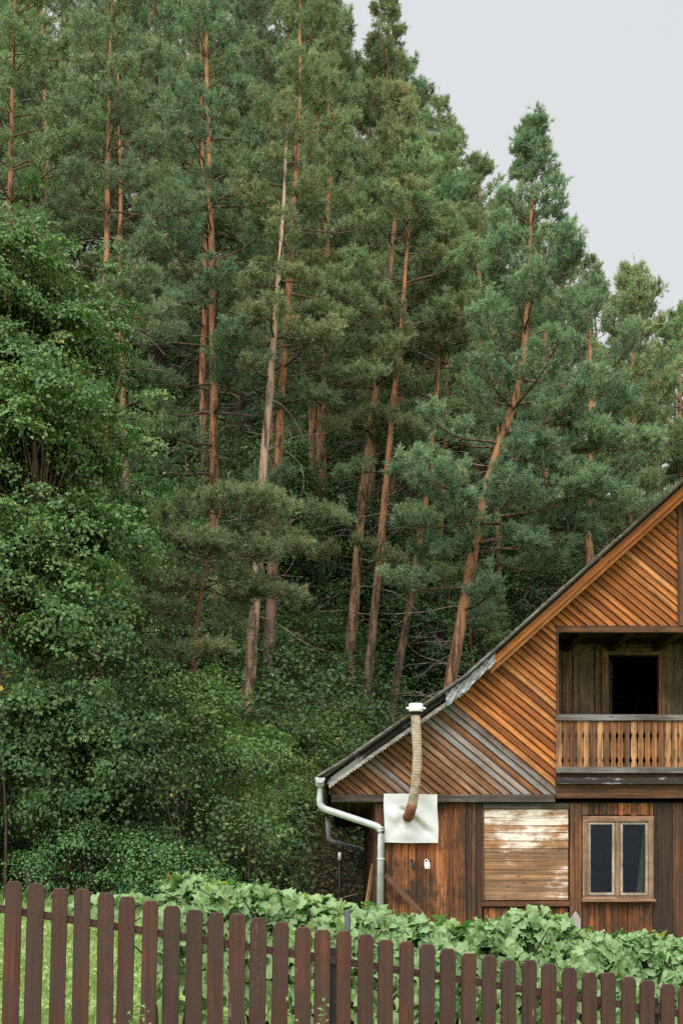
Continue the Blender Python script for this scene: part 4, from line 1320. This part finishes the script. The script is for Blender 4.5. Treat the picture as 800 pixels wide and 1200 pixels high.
# ------------------------------------------------------------------ broadleaf trees and shrubs
def broadleaf(cen, rad, seed, nspray, nleaf, size, spray_r, flat=.35, bottom=-1., bark_path=None, tr=.12, padr=0.):
    """cen/rad: ellipsoid of the crown (local). returns wood, leaves"""
    rl = np.random.default_rng(seed)
    n = nspray
    d = nrm(rl.standard_normal((n * 2, 3)))
    d = d[d[:, 2] > bottom][:n]; n = len(d)
    # lumpy envelope
    lump = 1 + .16 * np.sin(d[:, 0] * 5 + seed) * np.cos(d[:, 2] * 6 + seed * 2) + .12 * np.sin(d[:, 1] * 9 + d[:, 2] * 7)
    out_ = np.where(rl.random(n) < .16, 1 + .32 * rl.random(n), 1.)
    rr = out_ * (1 - .55 * rl.random(n) ** 1.5) * lump
    c = cen + d * rad * rr[:, None]
    if padr:
        m_ = max(4, n // 8); own = rl.integers(0, m_, n)
        pc = c[:m_]; dd_ = d[:m_]
        tn = np.stack([dd_[:, 0], dd_[:, 1], np.zeros(m_)], -1)
        off_ = rl.standard_normal((n, 3)) * np.array([.62, .62, .16]) * padr
        off_[:, 2] -= .38 * (off_ * tn[own]).sum(1)          # boughs hang outward
        c = pc[own] + off_; d = dd_[own]
    W = Arr()
    if bark_path is not None:
        bp = np.asarray(bark_path, float)
        tube(W, bp, np.linspace(tr, tr * .25, len(bp)), 9)
        for k in range(0, n, max(1, n // 22)):
            j = rl.integers(1, len(bp))
            a = bp[j]; m = (a + c[k]) / 2 + rl.standard_normal(3) * .15 - [0, 0, .1]
            tube(W, [a, m, c[k]], [tr * .16, tr * .09, .008], 5)
    sr = spray_r * (.6 + .8 * rl.random(n))
    up = nrm(d * .75 + np.array([0, 0, .9]) + rl.standard_normal((n, 3)) * .25)
    q = rl.standard_normal((n, nleaf, 3)) * .55
    al = (q * up[:, None]).sum(2, keepdims=True)
    q = q - up[:, None] * al * (1 - flat)
    # leaves near the rim of the spray droop
    rim = (q ** 2).sum(2)
    pos = c[:, None] + q * sr[:, None, None]
    pos[..., 2] -= .28 * rim * sr[:, None]
    no = up[:, None] * 1.0 + q * .55 + rl.standard_normal((n, nleaf, 3)) * .38
    ti = np.clip(rl.beta(1.6, 1.9, (n, 1)) * .72 + .26 * rl.random((n, nleaf)), 0, .96)
    ti = np.where(rl.random((n, nleaf)) < .012, 1., ti)
    sz = size * (.65 + .7 * rl.random((n, nleaf)))
    Vv, T, tt_ = cloud_leaves(pos.reshape(-1, 3), no.reshape(-1, 3), sz.ravel(), ti.ravel(), .72, .3, rl, np.array([0, 0, -.7]) + 0)
    return W, Vv, T, tt_

def leafy(name, label, cat, base, lobes, seed, mat, group=None, trunk_h=None, tr=.12, size=.1, spray_r=.5, nleaf=60, dens=9., crown='crown', stem='trunk', barkm='bark_dark', flat=.22, padr=0.):
    """lobes: list of (offset, radii) in metres local to base"""
    VV, TT, AA, n0 = [], [], [], 0
    W = Arr()
    for k, (of, ra) in enumerate(lobes):
        of = np.array(of, float); ra = np.array(ra, float)
        area = 4 * np.pi * ((ra[0] * ra[1]) ** 1.6 / 3 + (ra[0] * ra[2]) ** 1.6 / 3 + (ra[1] * ra[2]) ** 1.6 / 3) ** (1 / 1.6)
        ns = max(8, int(area * dens))
        bp = None
        if k == 0 or trunk_h is None:
            hh = of[2] * .9
            bp = [np.array([0, 0, 0.]) + np.array([.02, 0, 0]) * k, np.array([of[0] * .3 + .04, of[1] * .3, hh * .45]), np.array([of[0] * .7, of[1] * .7, hh * .8]), of]
        else:
            bp = [np.array([0, 0, trunk_h * .8]), of * .5 + np.array([0, 0, trunk_h * .4]), of]
        w_, v, t, a = broadleaf(of, ra, seed * 31 + k, ns, nleaf, size, spray_r, flat, -.95, bp, tr * (1 if k == 0 else .6), padr)
        for vv in w_.v: pass
        k0 = W.n
        W.v += w_.v; W.q += [x + k0 for x in w_.q]; W.n += w_.n
        VV.append(v); TT.append(t + n0); AA.append(a); n0 += len(v)
    t_ = thing(name, label, cat, base, group)
    link(stem, W.mesh('wood', True), M[barkm], t_)
    link(crown, arrays_mesh('leaves', np.concatenate(VV), [np.concatenate(TT)], {'tint': np.concatenate(AA)}), M[mat], t_)
    return t_

def gpos(px, d):
    x = (px - CX) * d / F
    return np.array([x, d, float(ground(x, d)) - .05])

def lob(base, px, py, d, rx, rz, ry=None):
    """lobe centre given in photo coordinates at depth d; radii in photo pixels"""
    p_ = P(px, py, d) - base
    return (p_, (rx * d / F, (ry or rx) * d / F, rz * d / F))

b = gpos(50, 25)
leafy('maple_tree', 'large leafy green maple filling the left edge of the garden', 'tree', b,
      [lob(b, 25, 420, 25.2, 75, 120), lob(b, 10, 320, 25.6, 46, 60), lob(b, 65, 345, 25.8, 36, 40), lob(b, 60, 560, 24.6, 75, 85), lob(b, -20, 520, 24.6, 60, 110), lob(b, 70, 640, 24.2, 62, 55), lob(b, -10, 680, 24, 70, 80), lob(b, 65, 715, 23.8, 60, 50), lob(b, -60, 480, 25, 60, 150), lob(b, 88, 400, 26, 42, 45), lob(b, 18, 268, 26, 24, 34), lob(b, 98, 500, 25.4, 36, 30), lob(b, 40, 480, 24, 45, 40)],
      3, 'maple', None, trunk_h=5., tr=.2, size=0.08, spray_r=0.34, nleaf=110, dens=8.0, padr=.85)
b = gpos(70, 23.6)
leafy('hazel_bush', 'dark green hazel bush under the maple at the left edge', 'bush', b,
      [lob(b, 60, 800, 23.6, 90, 85), lob(b, 20, 880, 23.2, 70, 90), lob(b, 120, 880, 23.4, 75, 90)], 5, 'hazel', 'bushes at the forest edge', tr=.06, size=0.078, spray_r=0.34, nleaf=80, dens=5.5, stem='stems', padr=.75)
b = gpos(175, 24.2)
leafy('hazel_bush', 'broad dark bush with a few yellow leaves at the forest edge', 'bush', b,
      [lob(b, 175, 860, 24.2, 80, 85), lob(b, 215, 940, 23.8, 70, 80), lob(b, 130, 960, 23.8, 60, 70)], 6, 'hazel', 'bushes at the forest edge', tr=.05, size=0.07, spray_r=0.34, nleaf=80, dens=5.2, stem='stems', padr=.7)
b = gpos(235, 25)
leafy('hazel_bush', 'fresh green bush below the drooping pine boughs', 'bush', b,
      [lob(b, 240, 850, 26, 70, 70), lob(b, 285, 900, 25.4, 60, 80)], 7, 'fresh', 'bushes at the forest edge', tr=.05, size=0.07, spray_r=0.34, nleaf=76, dens=4.8, stem='stems', padr=.7)
b = gpos(290, 23.2)
leafy('young_tree', 'slender sapling with yellowing leaves behind the vine mound', 'sapling', b,
      [lob(b, 292, 985, 23.2, 22, 45), lob(b, 268, 1000, 23.3, 25, 40), lob(b, 318, 1010, 23.3, 25, 35)], 8, 'autumn', None, tr=.03, size=.075, spray_r=.3, nleaf=26, dens=6., stem='stems')
b = gpos(215, 22.9)
leafy('young_tree', 'leafy sapling dotted with yellow leaves in front of the dark bush', 'sapling', b,
      [lob(b, 205, 905, 22.9, 46, 34), lob(b, 190, 900, 22.8, 40, 22)], 9, 'autumn', None, tr=.03, size=.06, spray_r=.34, nleaf=12, dens=3.0, stem='stems')
b = gpos(6, 22.4)
leafy('young_tree', 'bright yellow-leaved sapling at the left edge', 'sapling', b,
      [lob(b, 2, 820, 22.4, 22, 40), lob(b, 0, 760, 22.4, 16, 30)], 14, 'autumn', None, tr=.03, size=.085, spray_r=.3, nleaf=20, dens=4, stem='stems')
b = gpos(100, 22.6)
leafy('low_shrub', 'low grey-green shrub along the lawn edge behind the first pickets', 'shrub', b,
      [lob(b, 100, 1000, 22.6, 60, 45), lob(b, 165, 1010, 22.4, 50, 42), lob(b, 45, 1015, 22.6, 35, 30)], 10, 'under', 'shrubs along the lawn edge', tr=.03, size=0.048, spray_r=0.36, nleaf=90, dens=5.0, stem='stems')
b = gpos(240, 22.6)
leafy('low_shrub', 'low bushy green shrub behind the tall vine mound', 'shrub', b,
      [lob(b, 225, 1015, 22.6, 55, 45), lob(b, 180, 1025, 22.3, 40, 35)], 11, 'under', 'shrubs along the lawn edge', tr=.03, size=0.05, spray_r=0.36, nleaf=90, dens=4.5, stem='stems')
b = gpos(345, 30)
leafy('low_shrub', 'fresh green shrub left of the house gutter', 'shrub', b,
      [lob(b, 335, 930, 30, 52, 55), lob(b, 385, 905, 31, 45, 45), lob(b, 300, 960, 28.5, 40, 45), lob(b, 360, 865, 32, 40, 40), lob(b, 405, 850, 33, 30, 35)], 12, 'fresh', 'shrubs along the lawn edge', tr=.03, size=0.055, spray_r=0.42, nleaf=90, dens=3.6, stem='stems')

for src_, px_, d_, lab_ in (('hazel_bush', -110, 24.0, 'dark hazel bush outside the frame left of the maple'), ('hazel_bush.001', -215, 25.5, 'broad dark bush well to the left of the maple'),
                            ('maple_tree', -190, 28.5, 'second maple standing left of the large one')):
    a_ = bpy.data.objects[src_]
    t = a_.copy(); C.objects.link(t); t.location = gpos(px_, d_); t.rotation_euler = (0, 0, 1.2); t['label'] = lab_
    BASE[t.name] = np.array(t.location)
    for ch in [o_ for o_ in C.objects if o_.parent == a_]:
        c_ = ch.copy(); C.objects.link(c_); c_.parent = t; BASE[c_.name] = BASE[t.name]

# leafy saplings between the trunks: three kinds, copied with their parts
sap_kinds = []
for k in range(3):
    VV, TT, AA, n0 = [], [], [], 0
    W = Arr()
    rl = np.random.default_rng(300 + k)
    lobes = [((0, 0, 2.3), (1.0, 1.0, 1.2)), ((rl.normal(0, .5), rl.normal(0, .4), 1.3), (1.2, 1.2, .8)), ((rl.normal(0, .4), rl.normal(0, .4), 3.3), (.6, .6, .8))]
    for q, (of, ra) in enumerate(lobes):
        w_, v, t, a = broadleaf(np.array(of), np.array(ra), 400 + k * 7 + q, [34, 30, 14][q], 56, .075, .46, .22, -.95, [(0, 0, 0), (.05, .02, of[2] * .5), of], .035)
        k0 = W.n; W.v += w_.v; W.q += [x + k0 for x in w_.q]; W.n += w_.n
        VV.append(v); TT.append(t + n0); AA.append(a); n0 += len(v)
    m1 = W.mesh('sapling_stems'); m1.materials.append(M['bark_dark'])
    m2 = arrays_mesh('sapling_leaves', np.concatenate(VV), [np.concatenate(TT)], {'tint': np.concatenate(AA)}); m2.materials.append(M['floor' if k else 'under'])
    sap_kinds.append((m1, m2))
px = 150
while px < 660:
    d = rd.uniform(39, 47) if px > 245 else rd.uniform(32, 42)
    b_ = gpos(px, d)
    if not (b_[0] > -1.5 and d < 31.5):
        t = thing('forest_sapling', 'leafy green sapling growing between the pine trunks', 'sapling', b_, 'leafy saplings under the pines')
        sc_l = rd.uniform(.85, 1.35); t.scale = (sc_l * rd.uniform(.9, 1.3), sc_l, sc_l); t.rotation_euler = (0, 0, rd.uniform(0, 6.28))
        for nme, me in zip(('stems', 'crown'), rd.choice(sap_kinds)):
            o_ = bpy.data.objects.new(nme, me); C.objects.link(o_); o_.parent = t; BASE[o_.name] = BASE[t.name]
    px += rd.uniform(15, 32)

# undergrowth over the wooded slope (uncountable)
rl = np.random.default_rng(21)
n = 15500
dd = 26 + 44 * rl.random(n) ** 1.6
pxs = rl.uniform(-300, 900, n)
gxx = (pxs - CX) * dd / F
keep = ~((gxx > -.9) & (dd < 30.5))
gxx, dd = gxx[keep], dd[keep]; n = len(dd)
gzz = ground(gxx, dd)
hgt = .15 + 1.5 * rl.random(n) ** 1.5 * (.5 + .5 * np.sin(gxx * 1.7 + dd * 1.1) ** 2)
cc = np.stack([gxx, dd, gzz + hgt], -1)
nlf = 26
q = rl.standard_normal((n, nlf, 3)) * np.array([.24, .24, .10])
pos = cc[:, None] + q
no = np.array([0, -.25, .9]) + rl.standard_normal((n, nlf, 3)) * .5
ti = np.clip(rl.random((n, 1)) * .6 + .34 * rl.random((n, nlf)), 0, .96); ti[rl.random((n, nlf)) < .02] = 1
Vv, T, tt_ = cloud_leaves(pos.reshape(-1, 3), no.reshape(-1, 3), (.075 + .07 * rl.random(n * nlf)) * np.repeat(1 + (dd - 26) * .012, nlf), ti.ravel(), .7, .3, rl)
o = link('undergrowth', arrays_mesh('undergrowth', Vv, [T], {'tint': tt_}), M['floor'])
tag(o, 'green leafy undergrowth covering the forest floor among the trunks', 'undergrowth', kind='stuff')

rl = np.random.default_rng(27)
n = 16000
xx_ = rl.uniform(-3.6, 2.5, n); yy_ = 22.6 + 11 * rl.random(n)
ok = ~((xx_ > .2) & (yy_ < 29.6)); xx_, yy_ = xx_[ok], yy_[ok]; n = len(xx_)
pos = np.stack([xx_, yy_, ground(xx_, yy_) + .02 + .16 * rl.random(n) ** 3], -1)
no = np.array([0, -.5, .8]) + rl.standard_normal((n, 3)) * .5
Vv, T, tt_ = cloud_leaves(pos, no, .05 + .07 * rl.random(n), rl.random(n), .7, .3, rl)
o = link('leaf_litter', arrays_mesh('leaf_litter', Vv, [T], {'tint': tt_}), M['litter'])
tag(o, 'brown and green fallen leaves on the bank left of the house', 'leaf litter', kind='stuff')

# grass
rl = np.random.default_rng(22)
n = 140000
yy_ = 6.6 + 17.5 * rl.random(n) ** 1.7
xx_ = (rl.uniform(-420, 1100, n) - CX) * yy_ / F
ok = ~((yy_ > 19.7) & (xx_ > .3))
xx_, yy_ = xx_[ok], yy_[ok]; n = len(xx_)
zg = ground(xx_, yy_)
tuft = .5 + .5 * np.sin(xx_ * 5.3 + np.sin(yy_ * 4.1)) * np.sin(yy_ * 3.7)
h = (.04 + .09 * rl.random(n)) * (.6 + .7 * tuft) * (1 + (yy_ - 7) * .03)
w = .0045 + .0035 * rl.random(n) + (yy_ - 7) * .0007
a = rl.random(n) * 6.28
dx, dy = np.cos(a), np.sin(a)
lean = rl.normal(0, .5, (n, 2))
b0 = np.stack([xx_ - dx * w, yy_ - dy * w, zg - .01], -1); b1 = np.stack([xx_ + dx * w, yy_ + dy * w, zg - .01], -1)
tall = rl.random(n) < .02; h = np.where(tall, h * 2.4, h)
tp = np.stack([xx_ + lean[:, 0] * h, yy_ + lean[:, 1] * h, zg + h], -1)
V = np.stack([b0, b1, tp], 1).reshape(-1, 3)
nw = 9000
yw_ = 6.8 + 13 * rl.random(nw) ** 1.5; xw_ = (rl.uniform(-40, 300, nw) - CX) * yw_ / F
cl = np.sin(xw_ * 4.1) * np.sin(yw_ * 2.3 + xw_) > -.1
xw_, yw_ = xw_[cl], yw_[cl]; nw = len(xw_)
Vw, Tw, tw = cloud_leaves(np.stack([xw_, yw_, ground(xw_, yw_) + .03 + .12 * rl.random(nw)], -1), np.array([0, -.3, 1.]) + rl.standard_normal((nw, 3)) * .45, .035 + .05 * rl.random(nw), .1 + .6 * rl.random(nw), .7, .3, rl)
tg_ = np.concatenate([np.clip(.55 * tuft * rl.random(n) + .45 * rl.random(n), 0, 1), tw])
o = link('grass', arrays_mesh('grass', np.concatenate([V, Vw]), [np.concatenate([np.arange(n * 3).reshape(-1, 3), Tw + n * 3])], {'tint': tg_}), M['grass'])
tag(o, 'bright green grass of the garden behind the pickets', 'grass', kind='stuff')

# ------------------------------------------------------------------ grapevine
LEAF = np.array([(0, 0), (.16, -.10), (.42, -.02), (.36, .20), (.55, .42), (.30, .50), (.26, .78), (.10, .74), (0, 1.0),
                 (-.10, .74), (-.26, .78), (-.30, .50), (-.55, .42), (-.36, .20), (-.42, -.02), (-.16, -.10)])
def vine_leaves(pos, nor, size, tint, rl):
    n = len(pos); nor = nrm(nor)
    down = np.array([0, 0, -1.]) + rl.standard_normal((n, 3)) * .55
    t = nrm(down - nor * (down * nor).sum(1, keepdims=True)); s_ = np.cross(nor, t)
    cup = rl.normal(.25, .22, (n, 1))
    x, y = LEAF[:, 0], LEAF[:, 1]
    rnd = rl.random((n, 1)) ** 1.5                     # from lobed to nearly round
    ang = np.arctan2(y - .42, x); xr, yr = .46 * np.cos(ang), .42 + .50 * np.sin(ang)
    x = x[None] * (1 - rnd) + xr[None] * rnd; y = y[None] * (1 - rnd) + yr[None] * rnd
    x = x * rl.uniform(.72, 1.15, (n, 1)) + rl.normal(0, .03, x.shape); y = y + rl.normal(0, .03, y.shape)
    z = (np.abs(x) * cup) - .30 * (y ** 2) * (.3 + 1.3 * rl.random((n, 1))) + .05 * rl.standard_normal(x.shape)
    pts = pos[:, None] + size[:, None, None] * (s_[:, None] * x[..., None] + t[:, None] * (y - .35)[..., None] + nor[:, None] * z[..., None])
    mid = pos[:, None] + size[:, None, None] * (t[:, None] * (.30 - .35) + nor[:, None] * .02)
    V = np.concatenate([pts, mid], 1).reshape(-1, 3)
    m = len(LEAF) + 1; nl = len(LEAF)
    k = np.arange(nl); tri = np.stack([np.full(nl, nl), k, (k + 1) % nl], -1)
    T = (np.arange(n)[:, None, None] * m + tri[None]).reshape(-1, 3)
    return V, T, np.repeat(tint, len(LEAF))

VX = [0, 60, 130, 185, 205, 250, 290, 320, 350, 400, 450, 485, 520, 560, 600, 640, 690, 730, 770, 800, 860, 950]
VY = [1052, 1048, 1044, 1046, 1034, 1026, 1030, 1046, 1052, 1054, 1062, 1080, 1086, 1072, 1068, 1080, 1082, 1092, 1100, 1108, 1112, 1120]
def vine_plant(label, px0, px1, n, seed, yc=10.2, size=(.06, .118), hw=.55, thin=False):
    rl = np.random.default_rng(seed)
    pxs = rl.uniform(px0, px1, n)
    x = (pxs - CX) * yc / F
    top = EYE + (HY - np.interp(pxs, VX, VY)) * yc / F - .05
    gz_ = ground(x, np.full(n, yc))
    hgt = top - gz_
    if thin: # a cane trained along a wire with hanging leaves
        u = rl.random(n); y = yc + rl.normal(0, .06, n); z = top - .13 * u ** 1.5
        no = np.stack([rl.normal(0, .5, n), -.9 + rl.normal(0, .4, n), .5 + rl.normal(0, .4, n)], -1)
    else:
        # points on the lumpy skin of the hedge: angle 0 = front foot, 90 = top
        ph = rl.beta(1.5, 1.5, n) * np.pi * .95
        inn = 1 - .45 * rl.random(n) ** 2.2
        lump = 1 + .10 * np.sin(x * 7 + 3 * np.sin(ph * 3)) + .07 * np.sin(x * 15 + ph * 8 + seed)
        y = yc - np.cos(ph) * hw * inn * lump
        z = gz_ + .12 + (hgt - .12) * np.clip(np.sin(ph) ** .55 * inn ** .5 * (1 + (lump - 1) * .5), 0, 1.12)
        no = np.stack([rl.normal(0, .75, n), -np.cos(ph) * .9 - .3 + rl.normal(0, .6, n), np.sin(ph) * .8 + .25 + rl.normal(0, .55, n)], -1)
    if not thin: z = z + np.where(rl.random(n) < .06, np.minimum(rl.exponential(.022, n), .06), 0)
    clus = .5 + .5 * np.sin(x * 9 + z * 11)
    ti = np.clip(.05 + .40 * clus * rl.random(n) + .55 * rl.random(n), 0, .86)
    ti = np.where(rl.random(n) < .07, rl.uniform(.88, 1., n), ti)
    Vv, T, tt_ = vine_leaves(np.stack([x, y, z], -1), no, rl.uniform(*size, n), ti, rl)
    base = np.array([x.mean(), yc, float(ground(x.mean(), yc)) - .03])
    t = thing('grapevine', label, 'vine', base, 'grapevines behind the picket fence')
    W = Arr()
    for k in range(14 if not thin else 4):
        q = rl.integers(0, n)
        xs0 = rl.uniform(x.min(), x.max()); p0 = np.array([xs0, yc + rl.normal(0, .06), float(ground(xs0, yc)) - .05])
        h0 = np.interp(xs0, np.sort(x), top[np.argsort(x)]) - p0[2]
        if thin:
            p0 = np.array([x.min() + (x.max() - x.min()) * k / 4, yc, top.mean() - .05]); p1 = p0 + [(x.max() - x.min()) / 3.6, 0, 0]
            tube(W, [p0, (p0 + p1) / 2 + [0, 0, .02], p1], [.009, .008, .006], 5)
        else:
            tube(W, [p0, p0 + [rl.normal(0, .08), rl.normal(0, .1), h0 * .45], p0 + [rl.normal(0, .2), rl.normal(0, .15), h0 * .75], p0 + [rl.normal(0, .35), rl.normal(0, .25), h0 * (.9 + .12 * rl.random())]], [.016, .012, .008, .004], 5)
    if thin:
        p0 = np.array([x.max() - .02, yc, float(ground(x.max(), yc)) - .05]); tube(W, [p0, [p0[0] - .03, yc, (p0[2] + top.mean()) / 2], [p0[0], yc, top.mean() - .04]], [.014, .012, .009], 6)
    off = BASE[t.name]
    arr_build(W, 'stems', M['bark_dark'], t)
    link('leaves', arrays_mesh('leaves', Vv - off, [T], {'tint': tt_}), M['vine'], t)
    return t
vine_plant('thin vine shoot trained along a wire behind the first pickets', 58, 190, 60, 31, yc=10.0, thin=True, size=(.06, .11))
vine_plant('tall mound of big pale vine leaves left of the dark pole', 192, 322, 1700, 32, yc=10.2, size=(.075, .14), hw=.5)
vine_plant('vine hedge between the dark pole and the brown house wall', 318, 520, 2700, 33, yc=10.3)
vine_plant('vine hedge with pale leaves below the boarded panel', 515, 668, 2200, 34, yc=10.4)
vine_plant('vine hedge with pale leaves below the house window', 664, 860, 2600, 35, yc=10.5)

# trellis posts
def post(label, px, py_top, d, r_, mat, n=10, square=False):
    g_ = gpos(px, d); t = thing('trellis_post', label, 'post', g_, None)
    a_ = Arr(); zt_ = HZ(py_top, d)
    if square:
        m_ = MB(); x0 = g_[0]; 
        pts_ = [(x0 - r_, d, g_[2]), (x0 + r_, d, g_[2]), (x0 + r_, d, zt_ - r_ * 1.6), (x0, d, zt_), (x0 - r_, d, zt_ - r_ * 1.6)]
        m_.prism([(q[0], q[1] - .02, q[2]) for q in pts_], [(q[0], q[1] + .02, q[2]) for q in pts_], [(q[2], q[0]) for q in pts_], .6, .2)
        m_.build('stake', M[mat], t)
    else:
        tube(a_, [g_, [g_[0], d, (g_[2] + zt_) / 2], [g_[0], d, zt_ - .004], [g_[0], d, zt_]], [r_, r_, r_, r_ * .8], n, True)
        arr_build(a_, 'pole', M[mat], t)
    return t
post('dark grey round pole rising just behind the pickets', 407, 1066, 8.6, .019, 'slate')
post('pale grey pointed stake standing in the vines under the window post', 674, 1068, 11.2, .036, 'greywood', square=True)

# wire fence at the forest edge
wfn = thing('wire_fence', 'rusty wire mesh fence at the forest edge left of the house', 'fence', (HX(300, 24.6), 24.6, float(ground(HX(300, 24.6), 24.6))), None)
W = Arr(); yw = 24.6
x0, x1 = HX(-60, yw), HX(426, yw)
zf = lambda x: float(ground(x, yw))
Hm = 1.5; stp = .075
for k in range(int((x1 - x0 + Hm) / stp)):
    a = x0 - Hm + k * stp
    for s_ in (1, -1):
        if s_ == 1: p0, p1 = (a, 0.), (a + Hm, Hm)
        else: p0, p1 = (a + Hm, 0.), (a, Hm)
        pts = []
        for q in np.linspace(0, 1, 5):
            xx = p0[0] + (p1[0] - p0[0]) * q; z_ = Hm * q
            if x0 <= xx <= x1: pts.append((xx, yw + (.003 * s_), zf(xx) + z_))
        if len(pts) > 1: tube(W, pts, .0017, 3)
arr_build(W, 'wire_mesh', M['wire'], wfn)
for px_, mt, top_ in ((398, 'black', 1000), (34, 'greywood', 1010)):
    a_ = Arr(); x_ = HX(px_, yw - .05); zt_ = HZ(top_, yw - .05)
    tube(a_, [(x_, yw - .05, zf(x_) - .1), (x_, yw - .05, zt_)], .026 if mt == 'black' else .05, 8, True)
    po_ = arr_build(a_, 'post', M[mt], wfn, False)
    if px_ == 398:
        a_ = Arr(); tube(a_, [(x_, yw - .05, zt_ - .12), (x_, yw - .05, zt_ + .015)], .034, 8, True); arr_build(a_, 'post_cap', M['white'], po_)

# weeds in front of the fence
def weed(label, px, py_top, d, seed, nst=3):
    rl = np.random.default_rng(seed); b_ = gpos(px, d)
    t = thing('weed', label, 'plant', b_, None); W = Arr(); PP, NN, SS = [], [], []
    for k in range(nst):
        zt_ = HZ(py_top + rl.uniform(0, 22) * (k > 0), d) - b_[2]
        tipx = rl.normal(0, .05) + .02 * k
        pts = np.array([[0.01 * k, 0, 0], [tipx * .4, .01, zt_ * .5], [tipx, .0, zt_]])
        tube(W, pts + b_, [.005, .004, .002], 5)
        for j in range(26):
            u = .15 + .85 * j / 26
            c = np.array([np.interp(u, [0, .5, 1], pts[:, q]) for q in range(3)])
            an = j * 2.1; dv = np.array([math.cos(an), math.sin(an), .35]); L = .05 * (1.2 - .6 * u)
            PP.append(c + dv * L * .6); NN.append(np.array([-dv[0] * .4, -dv[1] * .4 - .4, .9])); SS.append(L * rl.uniform(.8, 1.3))
    arr_build(W, 'stems', M['grass'], t)
    V_, T_, a_ = cloud_leaves(np.array(PP), np.array(NN), np.array(SS), rl.uniform(.3, .9, len(PP)), .45, .3, rl)
    link('leaves', arrays_mesh('leaves', V_, [T_], {'tint': a_}), M['vine'], t)
weed('small pale green weed growing up against the pickets left of the middle', 366, 1166, 7.45, 3)
weed('tiny weed tip showing in front of the eighth picket', 172, 1176, 7.35, 4, 2)

# ------------------------------------------------------------------ one label each for the repeated forest trees
LAND = [(-2000, 'left of the maple'), (-20, 'over the maple'), (150, 'right of the maple'), (215, 'by the orange-brown pine'), (285, 'behind the pale bare trunk'),
        (365, 'left of the bright orange trunk'), (415, 'behind the bright orange trunk'), (480, 'above the flue'), (545, 'behind the bent trunk'),
        (640, 'right of the bent pine'), (730, 'above the roof slope'), (785, 'above the ridge')]
ORD = 'first second third fourth fifth sixth seventh eighth ninth tenth eleventh twelfth thirteenth fourteenth fifteenth sixteenth seventeenth eighteenth nineteenth twentieth'.split()
SHORT = {'pines in the shade': 'dark shaded pine', 'pines in the middle of the forest': 'green mid-forest pine crown',
         'pines high on the hill': 'distant hillside pine crown', 'pines at the back of the hill': 'farthest hilltop pine',
         'young pines of the understorey': 'young bushy pine', 'leafy saplings under the pines': 'leafy forest sapling'}
for gname, short in SHORT.items():
    mem = [o_ for o_ in C.objects if o_.get('group') == gname]
    mem.sort(key=lambda o_: o_.location.x / o_.location.y)
    by = {}
    for o_ in mem:
        px_ = CX + F * o_.location.x / o_.location.y
        by.setdefault([t_ for a_, t_ in LAND if a_ <= px_][-1], []).append(o_)
    for land, ms in by.items():
        for k, o_ in enumerate(ms):
            o_['label'] = '%s %s' % (short, land) + ('' if len(ms) == 1 else ', %s from the left there' % ORD[k])
